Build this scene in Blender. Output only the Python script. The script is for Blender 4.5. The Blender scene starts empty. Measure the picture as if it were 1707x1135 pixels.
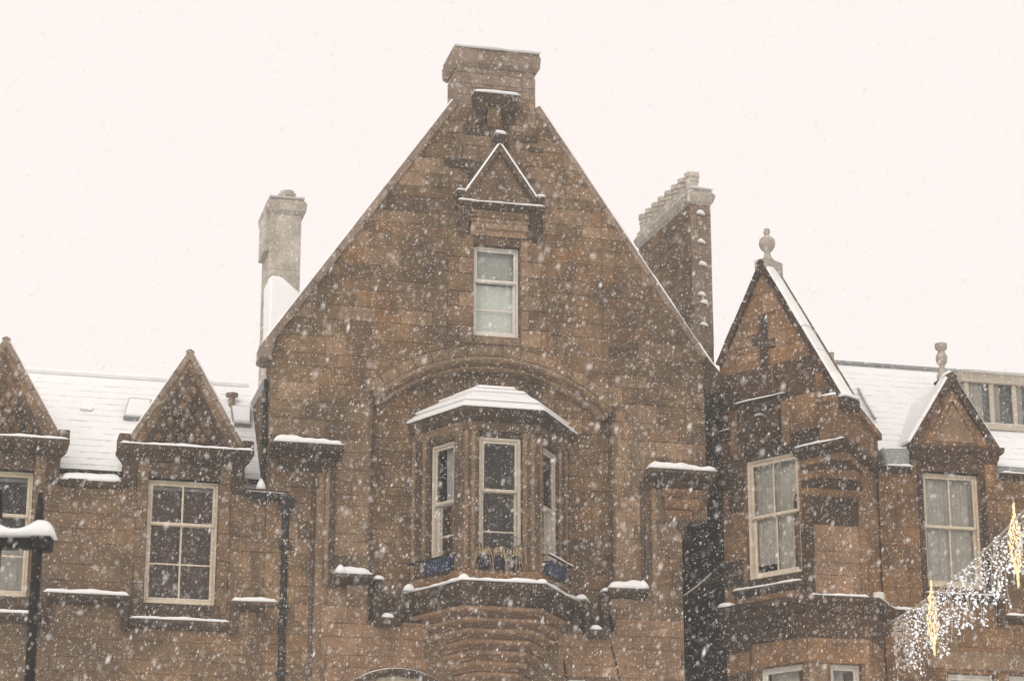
import bpy, bmesh, math, random
import numpy as np
from mathutils import Vector
R = math.radians
random.seed(7)
sc = bpy.context.scene
COL = sc.collection

# ------------------------------------------------------------------ camera, sky, sun, exposure
FPX, CX, CY = 4030.0, 853.5, 567.5            # photograph: 1707 x 1135, about an 85 mm lens
TILT, YAW = R(17.0), R(14.0)
cam_d = bpy.data.cameras.new('camera'); cam = bpy.data.objects.new('camera', cam_d); COL.objects.link(cam)
cam.location = (0, 0, 1.6); cam.rotation_euler = (R(90) + TILT, 0, 0)
cam_d.sensor_width = 36.0; cam_d.lens = FPX / 1707.0 * 36.0
cam_d.clip_start = 0.1; cam_d.clip_end = 2000
cam_d.dof.use_dof = True; cam_d.dof.focus_distance = 38.0; cam_d.dof.aperture_fstop = 5.6
sc.camera = cam

world = bpy.data.worlds.new('World'); sc.world = world; world.use_nodes = True
wn = world.node_tree; wn.nodes.clear()
SUN_EL, SUN_AZ = R(33), R(201)
wo = wn.nodes.new('ShaderNodeOutputWorld'); wb = wn.nodes.new('ShaderNodeBackground')
wb2 = wn.nodes.new('ShaderNodeBackground'); wm = wn.nodes.new('ShaderNodeMixShader')
sky = wn.nodes.new('ShaderNodeTexSky'); sky.sky_type = 'NISHITA'; sky.sun_disc = False
sky.sun_elevation = SUN_EL; sky.sun_rotation = SUN_AZ; sky.dust_density = 8.0
wn.links.new(sky.outputs[0], wb.inputs[0]); wb.inputs[1].default_value = 0.10
wb2.inputs[0].default_value = (1.0, 0.925, 0.895, 1); wb2.inputs[1].default_value = 1.06   # even snow cloud
wm.inputs[0].default_value = 0.93
wn.links.new(wb.outputs[0], wm.inputs[1]); wn.links.new(wb2.outputs[0], wm.inputs[2]); wn.links.new(wm.outputs[0], wo.inputs[0])

sun_d = bpy.data.lights.new('sun', 'SUN'); sun_d.energy = 1.5; sun_d.angle = R(50); sun_d.color = (1.0, 0.95, 0.9)
sun = bpy.data.objects.new('sun', sun_d); COL.objects.link(sun)
# light comes from behind the camera, a little from the left, softened by the snow cloud
sdir = Vector((0.30, 0.78, -0.55)).normalized()
sun.rotation_euler = sdir.to_track_quat('-Z', 'Y').to_euler(); sun.location = (-5, -10, 30)

sc.view_settings.view_transform = 'Standard'; sc.view_settings.look = 'None'
sc.view_settings.exposure = 0.0; sc.view_settings.gamma = 1.0; sc.view_settings.use_curve_mapping = False
sc.render.engine = 'CYCLES'
sc.cycles.use_denoising = True
sc.cycles.max_bounces = 5; sc.cycles.diffuse_bounces = 3; sc.cycles.glossy_bounces = 2
sc.cycles.transparent_max_bounces = 8; sc.cycles.volume_bounces = 1
sc.cycles.use_adaptive_sampling = True; sc.cycles.adaptive_threshold = 0.02

# ------------------------------------------------------------------ pixel -> place on a facade
CAM = np.array([0, 0, 1.6])
EU = np.array([math.cos(YAW), math.sin(YAW), 0.0]); EN = np.array([math.sin(YAW), -math.cos(YAW), 0.0])
def ray(px, py):
    x, y = (px - CX) / FPX, -(py - CY) / FPX
    return np.array([x, math.cos(TILT) - y * math.sin(TILT), math.sin(TILT) + y * math.cos(TILT)])
ORG = CAM + ray(828, 560) * 38.0; ORG[2] = 0.0
CL = ((CAM - ORG) @ EU, -((CAM - ORG) @ EN), 1.6)      # the camera in street coordinates (u along, y inward, z up)
def lray(px, py):
    d = ray(px, py); return (d @ EU, -(d @ EN), d[2])
class Fr:
    """a vertical wall plane: a along it, b inward, c up, set in street coordinates"""
    def __init__(s, u=0.0, y=0.0, th=0.0):
        s.u, s.y, t = u, y, R(th); s.c, s.s = math.cos(t), math.sin(t)
    def pt(s, a, b, c): return (s.u + a * s.c - b * s.s, s.y + a * s.s + b * s.c, c)
    def hit(s, px, py, b=0.0):
        du, dy, dz = lray(px, py); iu, iy = -s.s, s.c
        k = ((s.u - CL[0]) * iu + (s.y - CL[1]) * iy + b) / (du * iu + dy * iy)
        pu, pv = CL[0] + du * k, CL[1] + dy * k
        return ((pu - s.u) * s.c + (pv - s.y) * s.s, CL[2] + dz * k)
F0 = Fr()
def H(px, py, y=0.0): return F0.hit(px, py, y)
def plane_hit(px, py, y0, z0, slope):
    """pixel -> point on a roof plane z = z0 + (y-y0)*slope"""
    du, dy, dz = lray(px, py)
    k = (z0 + (CL[1] - y0) * slope - CL[2]) / (dz - dy * slope)
    return (CL[0] + du * k, CL[1] + dy * k, CL[2] + dz * k)
def W(u, y, z): return ORG + EU * u - EN * y + np.array([0, 0, z])

# ------------------------------------------------------------------ materials
def nodes(name):
    m = bpy.data.materials.new(name); m.use_nodes = True; nt = m.node_tree; nt.nodes.clear()
    out = nt.nodes.new('ShaderNodeOutputMaterial'); return m, nt, out
def N(nt, t, **kw):
    n = nt.nodes.new(t)
    for k, v in kw.items(): setattr(n, k, v)
    return n
def mixc(nt, fac, a, b, mode='MIX'):
    n = N(nt, 'ShaderNodeMix', data_type='RGBA', blend_type=mode)
    for i, v in ((0, fac), (6, a), (7, b)):
        if hasattr(v, 'is_output'): nt.links.new(v, n.inputs[i])
        else: n.inputs[i].default_value = v if i == 0 else (*v, 1)
    return n.outputs[2]
def math_(nt, op, a, b=None, clamp=False):
    n = N(nt, 'ShaderNodeMath', operation=op, use_clamp=clamp)
    for i, v in enumerate((a, b)):
        if v is None: continue
        if hasattr(v, 'is_output'): nt.links.new(v, n.inputs[i])
        else: n.inputs[i].default_value = v
    return n.outputs[0]
def noise(nt, vec, scale, detail=4, rough=0.55):
    n = N(nt, 'ShaderNodeTexNoise'); n.inputs['Scale'].default_value = scale
    n.inputs['Detail'].default_value = detail; n.inputs['Roughness'].default_value = rough
    if vec is not None: nt.links.new(vec, n.inputs['Vector'])
    return n.outputs[0]
def rng_(nt, v, lo, hi, a=0.0, b=1.0):
    n = N(nt, 'ShaderNodeMapRange'); nt.links.new(v, n.inputs[0])
    for i, x in enumerate((lo, hi, a, b)): n.inputs[i + 1].default_value = x
    return n.outputs[0]
def ramp(nt, v, stops):
    n = N(nt, 'ShaderNodeValToRGB'); cr = n.color_ramp
    while len(cr.elements) < len(stops): cr.elements.new(0.5)
    for e, (p, c) in zip(cr.elements, stops): e.position = p; e.color = (*c, 1)
    nt.links.new(v, n.inputs[0]); return n.outputs[0]
SNOW = (0.86, 0.87, 0.86)
def stone(name, tones, soot=0.5, soot_col=(0.042, 0.035, 0.027), dust=0.25, lim=0.5, bump=0.5, cap=True):
    tones = [(r * 0.94, g * 0.885, b * 0.93) for r, g, b in tones] if tones[0][2] < 0.7 * tones[0][0] else tones
    m, nt, out = nodes(name)
    geo = N(nt, 'ShaderNodeNewGeometry'); oi = N(nt, 'ShaderNodeObjectInfo')
    off = N(nt, 'ShaderNodeVectorMath', operation='MULTIPLY_ADD'); off.inputs[1].default_value = (1, 1, 1)
    sc3 = N(nt, 'ShaderNodeCombineXYZ'); r10 = math_(nt, 'MULTIPLY', oi.outputs['Random'], 9.0)
    nt.links.new(r10, sc3.inputs[0]); nt.links.new(r10, sc3.inputs[2])
    nt.links.new(geo.outputs['Position'], off.inputs[0]); nt.links.new(sc3.outputs[0], off.inputs[2])
    P, PO = geo.outputs['Position'], off.outputs[0]
    n_st = len(tones)
    base = ramp(nt, oi.outputs['Random'], [(i / (n_st - 1), c) for i, c in enumerate(tones)])
    vein = noise(nt, PO, 3.0, 5)
    base = mixc(nt, rng_(nt, vein, 0.35, 0.7, 0.0, 0.55), base, tones[n_st // 2])
    grain = noise(nt, PO, 42.0, 5, 0.7)
    g = rng_(nt, grain, 0.3, 0.7, 0.62, 1.3)
    gc = N(nt, 'ShaderNodeCombineXYZ')
    for i in range(3): nt.links.new(g, gc.inputs[i])
    base = mixc(nt, 1.0, base, gc.outputs[0], 'MULTIPLY')
    base = mixc(nt, rng_(nt, noise(nt, P, 1.7, 7, 0.72), 0.44, 0.62, 0.0, 0.7), base, tuple(min(1.0, x * 1.5) for x in tones[1]))
    base = mixc(nt, rng_(nt, noise(nt, P, 3.6, 7, 0.75), 0.47, 0.66, 0.0, soot * 1.0), base, soot_col)
    big = noise(nt, P, 0.55, 5, 0.6)
    s = rng_(nt, big, lim - 0.12, lim + 0.16, 0.0, soot)
    # rain streaks running down the wall
    st = N(nt, 'ShaderNodeVectorMath', operation='MULTIPLY'); st.inputs[1].default_value = (5.0, 5.0, 0.45)
    nt.links.new(P, st.inputs[0])
    stv = rng_(nt, noise(nt, st.outputs[0], 1.0, 4), 0.48, 0.68, 0.0, soot * 0.85)
    fac = math_(nt, 'MAXIMUM', s, stv)
    base = mixc(nt, fac, base, soot_col)
    # snow caught on upward faces, and driven flecks stuck on the rough face
    sep = N(nt, 'ShaderNodeSeparateXYZ'); nt.links.new(geo.outputs['Normal'], sep.inputs[0])
    up = rng_(nt, sep.outputs[2], 0.75, 0.9, 0.0, 1.0 if cap else 0.0)
    fl = math_(nt, 'MULTIPLY', rng_(nt, noise(nt, P, 30.0, 6, 0.75), 0.58, 0.74), dust)
    patch = rng_(nt, noise(nt, P, 0.9, 3), 0.35, 0.65, 0.35, 1.0)
    sn = math_(nt, 'MAXIMUM', up, math_(nt, 'MULTIPLY', fl, patch), True)
    base = mixc(nt, sn, base, SNOW)
    b = N(nt, 'ShaderNodeBsdfPrincipled'); b.inputs['Roughness'].default_value = 0.9
    b.inputs['Specular IOR Level'].default_value = 0.2
    nt.links.new(base, b.inputs['Base Color'])
    bp = N(nt, 'ShaderNodeBump'); bp.inputs['Strength'].default_value = bump; bp.inputs['Distance'].default_value = 0.02
    hh = math_(nt, 'ADD', grain, math_(nt, 'MULTIPLY', noise(nt, PO, 9.0, 4), 1.6)); nt.links.new(hh, bp.inputs['Height'])
    nt.links.new(bp.outputs[0], b.inputs['Normal']); nt.links.new(b.outputs[0], out.inputs[0])
    return m
def plain(name, col, rough=0.6, var=0.15, scale=8.0, metal=0.0, snow_up=True, bump=0.15):
    m, nt, out = nodes(name); geo = N(nt, 'ShaderNodeNewGeometry')
    g = rng_(nt, noise(nt, geo.outputs['Position'], scale, 5), 0.3, 0.7, 1 - var, 1 + var)
    gc = N(nt, 'ShaderNodeCombineXYZ')
    for i in range(3): nt.links.new(g, gc.inputs[i])
    c = mixc(nt, 1.0, col, gc.outputs[0], 'MULTIPLY')
    if snow_up:
        sep = N(nt, 'ShaderNodeSeparateXYZ'); nt.links.new(geo.outputs['Normal'], sep.inputs[0])
        c = mixc(nt, rng_(nt, sep.outputs[2], 0.5, 0.8, 0, 0.85), c, SNOW)
    b = N(nt, 'ShaderNodeBsdfPrincipled'); nt.links.new(c, b.inputs['Base Color'])
    b.inputs['Roughness'].default_value = rough; b.inputs['Metallic'].default_value = metal; b.inputs['Specular IOR Level'].default_value = 0.25
    bp = N(nt, 'ShaderNodeBump'); bp.inputs['Strength'].default_value = bump; bp.inputs['Distance'].default_value = 0.01
    nt.links.new(noise(nt, geo.outputs['Position'], scale * 6, 4), bp.inputs['Height']); nt.links.new(bp.outputs[0], b.inputs['Normal'])
    nt.links.new(b.outputs[0], out.inputs[0]); return m
def snow_mat():
    m, nt, out = nodes('snow'); geo = N(nt, 'ShaderNodeNewGeometry')
    g = noise(nt, geo.outputs['Position'], 6.0, 5)
    c = ramp(nt, g, [(0.3, (0.90, 0.91, 0.91)), (0.7, (0.96, 0.96, 0.95))])
    b = N(nt, 'ShaderNodeBsdfPrincipled'); nt.links.new(c, b.inputs['Base Color']); b.inputs['Roughness'].default_value = 0.7
    tr = N(nt, 'ShaderNodeBsdfTranslucent'); tr.inputs[0].default_value = (0.9, 0.9, 0.9, 1)
    mx = N(nt, 'ShaderNodeMixShader'); mx.inputs[0].default_value = 0.30
    bp = N(nt, 'ShaderNodeBump'); bp.inputs['Strength'].default_value = 0.35; bp.inputs['Distance'].default_value = 0.03
    nt.links.new(noise(nt, geo.outputs['Position'], 14.0, 5), bp.inputs['Height']); nt.links.new(bp.outputs[0], b.inputs['Normal'])
    nt.links.new(b.outputs[0], mx.inputs[1]); nt.links.new(tr.outputs[0], mx.inputs[2]); nt.links.new(mx.outputs[0], out.inputs[0])
    return m
def flake_mat():
    m, nt, out = nodes('snowflake')
    d = N(nt, 'ShaderNodeBsdfDiffuse'); d.inputs[0].default_value = (0.96, 0.95, 0.93, 1)
    tr = N(nt, 'ShaderNodeBsdfTranslucent'); tr.inputs[0].default_value = (0.96, 0.95, 0.93, 1)
    mx = N(nt, 'ShaderNodeMixShader'); mx.inputs[0].default_value = 0.5
    nt.links.new(d.outputs[0], mx.inputs[1]); nt.links.new(tr.outputs[0], mx.inputs[2]); nt.links.new(mx.outputs[0], out.inputs[0])
    return m
def glass_mat():
    m, nt, out = nodes('window_glass'); geo = N(nt, 'ShaderNodeNewGeometry')
    t = N(nt, 'ShaderNodeBsdfTransparent'); t.inputs[0].default_value = (0.82, 0.83, 0.81, 1)
    g = N(nt, 'ShaderNodeBsdfGlossy'); g.inputs['Roughness'].default_value = 0.04
    bp = N(nt, 'ShaderNodeBump'); bp.inputs['Strength'].default_value = 0.08; bp.inputs['Distance'].default_value = 0.02
    nt.links.new(noise(nt, geo.outputs['Position'], 2.5, 2), bp.inputs['Height']); nt.links.new(bp.outputs[0], g.inputs['Normal'])
    f = N(nt, 'ShaderNodeFresnel'); f.inputs[0].default_value = 1.5
    mx = N(nt, 'ShaderNodeMixShader'); nt.links.new(f.outputs[0], mx.inputs[0])
    nt.links.new(t.outputs[0], mx.inputs[1]); nt.links.new(g.outputs[0], mx.inputs[2]); nt.links.new(mx.outputs[0], out.inputs[0])
    return m
def emit(name, col, s):
    m, nt, out = nodes(name); e = N(nt, 'ShaderNodeEmission'); e.inputs[0].default_value = (*col, 1); e.inputs[1].default_value = s
    nt.links.new(e.outputs[0], out.inputs[0]); return m

M = {}
T_MAIN = [(0.08, 0.054, 0.029), (0.18, 0.121, 0.057), (0.16, 0.101, 0.045), (0.225, 0.15, 0.072), (0.135, 0.093, 0.049), (0.235, 0.128, 0.048), (0.17, 0.11, 0.05), (0.052, 0.038, 0.023)]
T_WARM = [(0.19, 0.106, 0.040), (0.25, 0.145, 0.058), (0.165, 0.101, 0.046), (0.27, 0.163, 0.07), (0.225, 0.118, 0.042)]
T_PINK = [(0.20, 0.128, 0.067), (0.265, 0.173, 0.094), (0.23, 0.146, 0.076), (0.285, 0.19, 0.105)]
T_LEFT = [(0.095, 0.066, 0.037), (0.19, 0.129, 0.065), (0.16, 0.103, 0.05), (0.22, 0.15, 0.077), (0.13, 0.09, 0.046)]
M['stone'] = stone('brown_sandstone', T_MAIN, 0.7, cap=False)
M['stone_left'] = stone('buff_sandstone', T_LEFT, 0.6, cap=False)
M['stone_warm'] = stone('orange_sandstone', T_WARM, 0.6, (0.045, 0.033, 0.023), 0.15, cap=False)
M['stone_pink'] = stone('pinkish_ashlar', T_PINK, 0.35, dust=0.15, cap=False)
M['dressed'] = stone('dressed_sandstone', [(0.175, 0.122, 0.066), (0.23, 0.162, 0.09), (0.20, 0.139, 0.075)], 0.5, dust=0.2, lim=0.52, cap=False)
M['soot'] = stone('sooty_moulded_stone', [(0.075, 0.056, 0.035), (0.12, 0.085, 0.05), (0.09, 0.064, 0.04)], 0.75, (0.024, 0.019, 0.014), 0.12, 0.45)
M['soot_warm'] = stone('sooty_orange_stone', [(0.07, 0.045, 0.026), (0.105, 0.063, 0.032), (0.055, 0.037, 0.023)], 0.8, (0.018, 0.015, 0.011), 0.1, 0.45)
M['black_stone'] = stone('shade_black_stone', [(0.016, 0.014, 0.012), (0.022, 0.019, 0.015), (0.013, 0.012, 0.01)], 0.6, (0.008, 0.007, 0.006), 0.06, cap=False)  # lane shade put into the colour: sooty stone taken almost to black
M['skew'] = stone('bloom_frosted_skew_stone', [(0.18, 0.14, 0.098), (0.225, 0.18, 0.128), (0.195, 0.152, 0.107)], 0.45, (0.10, 0.078, 0.053), 0.6, 0.52)  # snow flecks and greyer tone, with sky bloom put into the colour
M['pale'] = stone('haze_pale_frosted_stone', [(0.33, 0.30, 0.255), (0.41, 0.375, 0.32), (0.36, 0.325, 0.275)], 0.45, (0.20, 0.17, 0.135), 0.8, 0.52)  # sky haze over the chimneys put into a paler colour, plus snow flecks
M['mortar'] = stone('mortar', [(0.13, 0.092, 0.05), (0.14, 0.098, 0.053)], 0.4, dust=0.1, cap=False)
M['mortar_warm'] = stone('warm_mortar', [(0.15, 0.09, 0.04), (0.155, 0.092, 0.042)], 0.4, dust=0.1, cap=False)
M['snow'] = snow_mat(); M['flake'] = flake_mat(); M['glass'] = glass_mat()
M['cream'] = plain('cream_paint', (0.47, 0.40, 0.295), 0.5, 0.12)
M['white'] = plain('white_paint', (0.54, 0.51, 0.45), 0.5, 0.1)
M['ivory'] = plain('ivory_paint', (0.40, 0.355, 0.28), 0.5, 0.1)
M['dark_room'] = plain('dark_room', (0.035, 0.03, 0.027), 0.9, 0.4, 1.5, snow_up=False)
M['red_curtain'] = plain('dark_red_curtain', (0.11, 0.058, 0.04), 0.9, 0.4, 5.0, snow_up=False)
M['net'] = plain('net_curtain', (0.60, 0.57, 0.52), 0.9, 0.15, 6.0, snow_up=False)
M['blind'] = plain('pale_blind', (0.62, 0.66, 0.62), 0.9, 0.06, 4.0, snow_up=False)
M['grey_curtain'] = plain('grey_curtain', (0.55, 0.55, 0.54), 0.9, 0.1, 4.0, snow_up=False)
M['iron'] = plain('black_iron', (0.012, 0.012, 0.011), 0.7, 0.4, 20.0)
M['slate'] = plain('wet_slate', (0.66, 0.67, 0.67), 0.6, 0.2, 12.0)
M['lead'] = plain('lead_sheet', (0.22, 0.23, 0.23), 0.5, 0.2, 6.0)
M['navy'] = plain('navy_glaze', (0.007, 0.010, 0.026), 0.45, 0.35, 10.0)
M['blue'] = plain('blue_paint', (0.014, 0.027, 0.06), 0.7, 0.35, 10.0)
M['terracotta'] = plain('terracotta', (0.34, 0.19, 0.11), 0.8, 0.25, 9.0)
M['straw'] = plain('dry_straw', (0.36, 0.26, 0.13), 0.8, 0.3, 20.0, snow_up=False)
M['green_leaf'] = plain('dark_leaf', (0.05, 0.055, 0.03), 0.7, 0.4, 20.0, snow_up=False)
M['wire'] = plain('pale_wire', (0.42, 0.36, 0.28), 0.6, 0.2, 20.0)
M['led'] = emit('cold_white_bulb', (0.93, 0.97, 1.0), 1.15)
M['led_dim'] = plain('unlit_bulb', (0.55, 0.57, 0.56), 0.25, 0.3, 30.0, snow_up=False)
M['gold'] = emit('warm_gold_bulb', (1.0, 0.70, 0.36), 1.5)
M['road'] = plain('slushy_road', (0.62, 0.62, 0.61), 0.7, 0.2, 0.8)
M['ground'] = plain('trodden_snow', (0.8, 0.8, 0.79), 0.8, 0.08, 0.6)

# ------------------------------------------------------------------ mesh building
class MB:
    def __init__(s, fr=F0): s.v, s.f, s.m, s.fr = [], [], [], fr
    def add(s, vs, fs, mi=0, fr=None):
        fr = fr or s.fr; o = len(s.v)
        s.v += [fr.pt(*p) for p in vs]; s.f += [tuple(i + o for i in f) for f in fs]; s.m += [mi] * len(fs)
        return s
    def box(s, a0, a1, b0, b1, c0, c1, mi=0, fr=None):
        a0, a1 = sorted((a0, a1)); b0, b1 = sorted((b0, b1)); c0, c1 = sorted((c0, c1))
        return s.add([(a, b, c) for c in (c0, c1) for b in (b0, b1) for a in (a0, a1)],
                     [(0, 2, 3, 1), (4, 5, 7, 6), (0, 1, 5, 4), (2, 6, 7, 3), (0, 4, 6, 2), (1, 3, 7, 5)], mi, fr)
    def prism(s, poly, b0, b1, mi=0, fr=None):
        """outline in (a,c), counter-clockwise seen from outside, extruded from b0 (front) to b1"""
        n = len(poly)
        return s.add([(a, b0, c) for a, c in poly] + [(a, b1, c) for a, c in poly],
                     [tuple(range(n)), tuple(range(2 * n - 1, n - 1, -1))] + [(i, i + n, (i + 1) % n + n, (i + 1) % n) for i in range(n)], mi, fr)
    def loft(s, rings, mi=0, cap=True, fr=None):
        """closed rings of (u,y,z) points"""
        n = len(rings[0]); fs = []
        for k in range(len(rings) - 1):
            fs += [(k * n + i, k * n + (i + 1) % n, (k + 1) * n + (i + 1) % n, (k + 1) * n + i) for i in range(n)]
        if cap: fs += [tuple(range(n - 1, -1, -1)), tuple((len(rings) - 1) * n + i for i in range(n))]
        return s.add([p for r in rings for p in r], fs, mi, fr)
    def plan(s, poly, z0, z1, mi=0, fr=None):
        return s.loft([[(u, y, z0) for u, y in poly], [(u, y, z1) for u, y in poly]], mi, fr=fr)
    def tube(s, pts, r, seg=6, mi=0, fr=None):
        pts = [Vector(p) for p in pts]; rings = []
        rs = r if isinstance(r, (list, tuple)) else [r] * len(pts)
        for i, p in enumerate(pts):
            d = (pts[min(i + 1, len(pts) - 1)] - pts[max(i - 1, 0)]).normalized()
            x = d.orthogonal().normalized() if abs(d.z) > 0.9 else d.cross(Vector((0, 0, 1))).normalized()
            y = d.cross(x)
            rings.append([tuple(p + (x * math.cos(t) + y * math.sin(t)) * rs[i]) for t in (k * 2 * math.pi / seg for k in range(seg))])
        return s.loft(rings, mi, fr=fr)
    def lathe(s, c, prof, seg=12, mi=0, fr=None):
        return s.loft([[(c[0] + r * math.cos(k * 2 * math.pi / seg), c[1] + r * math.sin(k * 2 * math.pi / seg), c[2] + z) for k in range(seg)] for r, z in prof], mi, fr=fr)
    def octa(s, p, d, r, mi=0):
        p, d = Vector(p), Vector(d); x = d.normalized().orthogonal().normalized() * r; y = d.normalized().cross(x)
        q = [p - d / 2, p + x, p + y, p - x, p - y, p + d / 2]
        return s.add([tuple(t) for t in q], [(0, 2, 1), (0, 3, 2), (0, 4, 3), (0, 1, 4), (5, 1, 2), (5, 2, 3), (5, 3, 4), (5, 4, 1)], mi)
    def snow(s, p0, p1, dv, h, seed=0, lump=0.35, seg=None):
        """a bank of snow lying along p0-p1, spreading along dv, about h high"""
        rnd = random.Random(seed); p0, p1, dv = Vector(p0), Vector(p1), Vector(dv)
        L = (p1 - p0).length; n = seg or max(8, min(40, int(L / 0.05))); m = 8; ph = [rnd.uniform(0, 6.28) for _ in range(4)]
        top, fs = [], []
        for i in range(n + 1):
            t = i / n; e = min(t, 1 - t) * L
            er = math.sqrt(max(0.0, 1 - (1 - min(e / (h * 1.1 + 1e-6), 1)) ** 2)) if e < h * 1.1 else 1.0
            w = 1 + lump * (0.5 * math.sin(t * L * 5 + ph[0]) + 0.3 * math.sin(t * L * 13 + ph[1]) + 0.2 * math.sin(t * L * 29 + ph[2]))
            sh = 0.012 * math.sin(t * L * 9 + ph[3])
            for j in range(m + 1):
                q = j / m; cs = (max(0.0, 1 - abs(2 * q - 1) ** 3.0)) ** 0.5
                top.append(p0 + (p1 - p0) * t + dv * (q - 0.06 * (1 - q)) + dv.normalized() * (sh - 0.012) * (1 - q) + Vector((0, 0, h * w * cs * er + 0.003)))
        for i in range(n):
            for j in range(m):
                k = i * (m + 1) + j; fs.append((k, k + m + 1, k + m + 2, k + 1))
        o = len(top); bot = [p0 + (p1 - p0) * (i / n) + dv * q for i in range(n + 1) for q in (0.0, 1.0)]
        for i in range(n):
            fs.append((o + 2 * i, o + 2 * i + 1, o + 2 * i + 3, o + 2 * i + 2))
            a, b_ = i * (m + 1), (i + 1) * (m + 1); fs.append((a, o + 2 * i, o + 2 * i + 2, b_))
            fs.append((a + m, b_ + m, o + 2 * i + 3, o + 2 * i + 1))
        return s.add([tuple(p) for p in top + bot], fs)

ROOT = {}
def root(name, label, cat, u=0.0, y=0.0, z=0.0, group=None):
    e = bpy.data.objects.new(name, None); COL.objects.link(e)
    p = W(u, y, z); e.location = p; e.rotation_euler = (0, 0, YAW); e.empty_display_size = 0.3
    e['label'] = label; e['category'] = cat
    if group: e['group'] = group
    ROOT[e.name] = (u, y, z); return e
def obj(name, mb, mats, parent, bevel=0.0, smooth=False, kind=None, label=None):
    p = parent
    while p.parent: p = p.parent
    o = ROOT[p.name]
    me = bpy.data.meshes.new(name)
    me.from_pydata([(v[0] - o[0], v[1] - o[1], v[2] - o[2]) for v in mb.v], [], mb.f)
    mats = mats if isinstance(mats, (list, tuple)) else [mats]
    for k in mats: me.materials.append(M[k])
    if len(mats) > 1: me.polygons.foreach_set('material_index', mb.m)
    bm = bmesh.new(); bm.from_mesh(me); bmesh.ops.recalc_face_normals(bm, faces=bm.faces); bm.to_mesh(me); bm.free()
    if smooth: me.polygons.foreach_set('use_smooth', [True] * len(me.polygons))
    ob = bpy.data.objects.new(name, me); COL.objects.link(ob); ob.parent = parent
    if bevel:
        md = ob.modifiers.new('bevel', 'BEVEL'); md.width = bevel; md.segments = 1; md.limit_method = 'ANGLE'
    if kind: ob['kind'] = kind
    if label: ob['label'] = label
    return ob

# ------------------------------------------------------------------ stone laying
def clip(poly, nx, nz, d):
    """keep nx*a + nz*c <= d"""
    out = []
    for i in range(len(poly)):
        p, q = poly[i], poly[(i + 1) % len(poly)]
        sp, sq = nx * p[0] + nz * p[1] - d, nx * q[0] + nz * q[1] - d
        if sp <= 0: out.append(p)
        if sp * sq < 0:
            t = sp / (sp - sq); out.append((p[0] + (q[0] - p[0]) * t, p[1] + (q[1] - p[1]) * t))
    return out
def area(p): return 0.5 * sum(p[i][0] * p[(i + 1) % len(p)][1] - p[(i + 1) % len(p)][0] * p[i][1] for i in range(len(p)))
def inset(poly, d):
    out = poly
    for i in range(len(poly)):
        p, q = poly[i], poly[(i + 1) % len(poly)]
        ex, ez = q[0] - p[0], q[1] - p[1]; L = math.hypot(ex, ez)
        if L < 1e-6: continue
        nx, nz = ez / L, -ex / L
        out = clip(out, nx, nz, nx * p[0] + nz * p[1] - d)
        if len(out) < 3: return []
    return out
def half(p, q):
    """half-plane left of the line p->q, as a clip tuple"""
    ex, ez = q[0] - p[0], q[1] - p[1]; L = math.hypot(ex, ez); nx, nz = ez / L, -ex / L
    return (nx, nz, nx * p[0] + nz * p[1])
def minus(rects, h):
    out = []
    for (a0, a1, c0, c1) in rects:
        if h[0] >= a1 - 1e-6 or h[1] <= a0 + 1e-6 or h[2] >= c1 - 1e-6 or h[3] <= c0 + 1e-6: out.append((a0, a1, c0, c1)); continue
        x0, x1 = max(a0, h[0]), min(a1, h[1])
        if h[0] - a0 > 0.03: out.append((a0, h[0], c0, c1))
        if a1 - h[1] > 0.03: out.append((h[1], a1, c0, c1))
        if h[2] - c0 > 0.03: out.append((x0, x1, c0, h[2]))
        if c1 - h[3] > 0.03: out.append((x0, x1, h[3], c1))
    return out
def lay(a0, a1, c0, c1, holes=(), halves=(), circ=None, circ_in=False, hr=(0.21, 0.30), lr=(0.4, 0.85), seed=1):
    rnd = random.Random(seed); polys = []; c = c0
    while c < c1 - 1e-4:
        h = rnd.uniform(*hr)
        if c1 - c - h < 0.12: h = c1 - c
        a = a0 - rnd.uniform(0, 0.4); row = []
        while a < a1:
            w = rnd.uniform(*lr)
            if rnd.random() < 0.15 and h > 0.25:        # a snecked pair of thin stones
                k = rnd.uniform(0.4, 0.6); row += [(a, a + w, c, c + h * k), (a, a + w, c + h * k, c + h)]
            else: row.append((a, a + w, c, c + h))
            a += w
        row = [(max(r[0], a0), min(r[1], a1), r[2], r[3]) for r in row if r[1] > a0 + 0.05 and r[0] < a1 - 0.05]
        for hl in holes: row = minus(row, hl)
        for r in row:
            p = [(r[0], r[2]), (r[1], r[2]), (r[1], r[3]), (r[0], r[3])]
            for hp in halves:
                p = clip(p, *hp)
                if len(p) < 3: break
            if len(p) < 3: continue
            if circ:
                cu, cz, rad = circ; mx = sum(q[0] for q in p) / len(p); mz = sum(q[1] for q in p) / len(p)
                dx, dz = mx - cu, mz - cz; dd = math.hypot(dx, dz) + 1e-9
                if circ_in: p = clip(p, dx / dd, dz / dd, (dx * cu + dz * cz) / dd + rad)
                elif dd < rad * 1.25 and mz > cz + 2.0: p = clip(p, -dx / dd, -dz / dd, -((dx * cu + dz * cz) / dd + rad))
            if len(p) >= 3 and area(p) > 0.006: polys.append(p)
        c += h
    return polys
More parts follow.
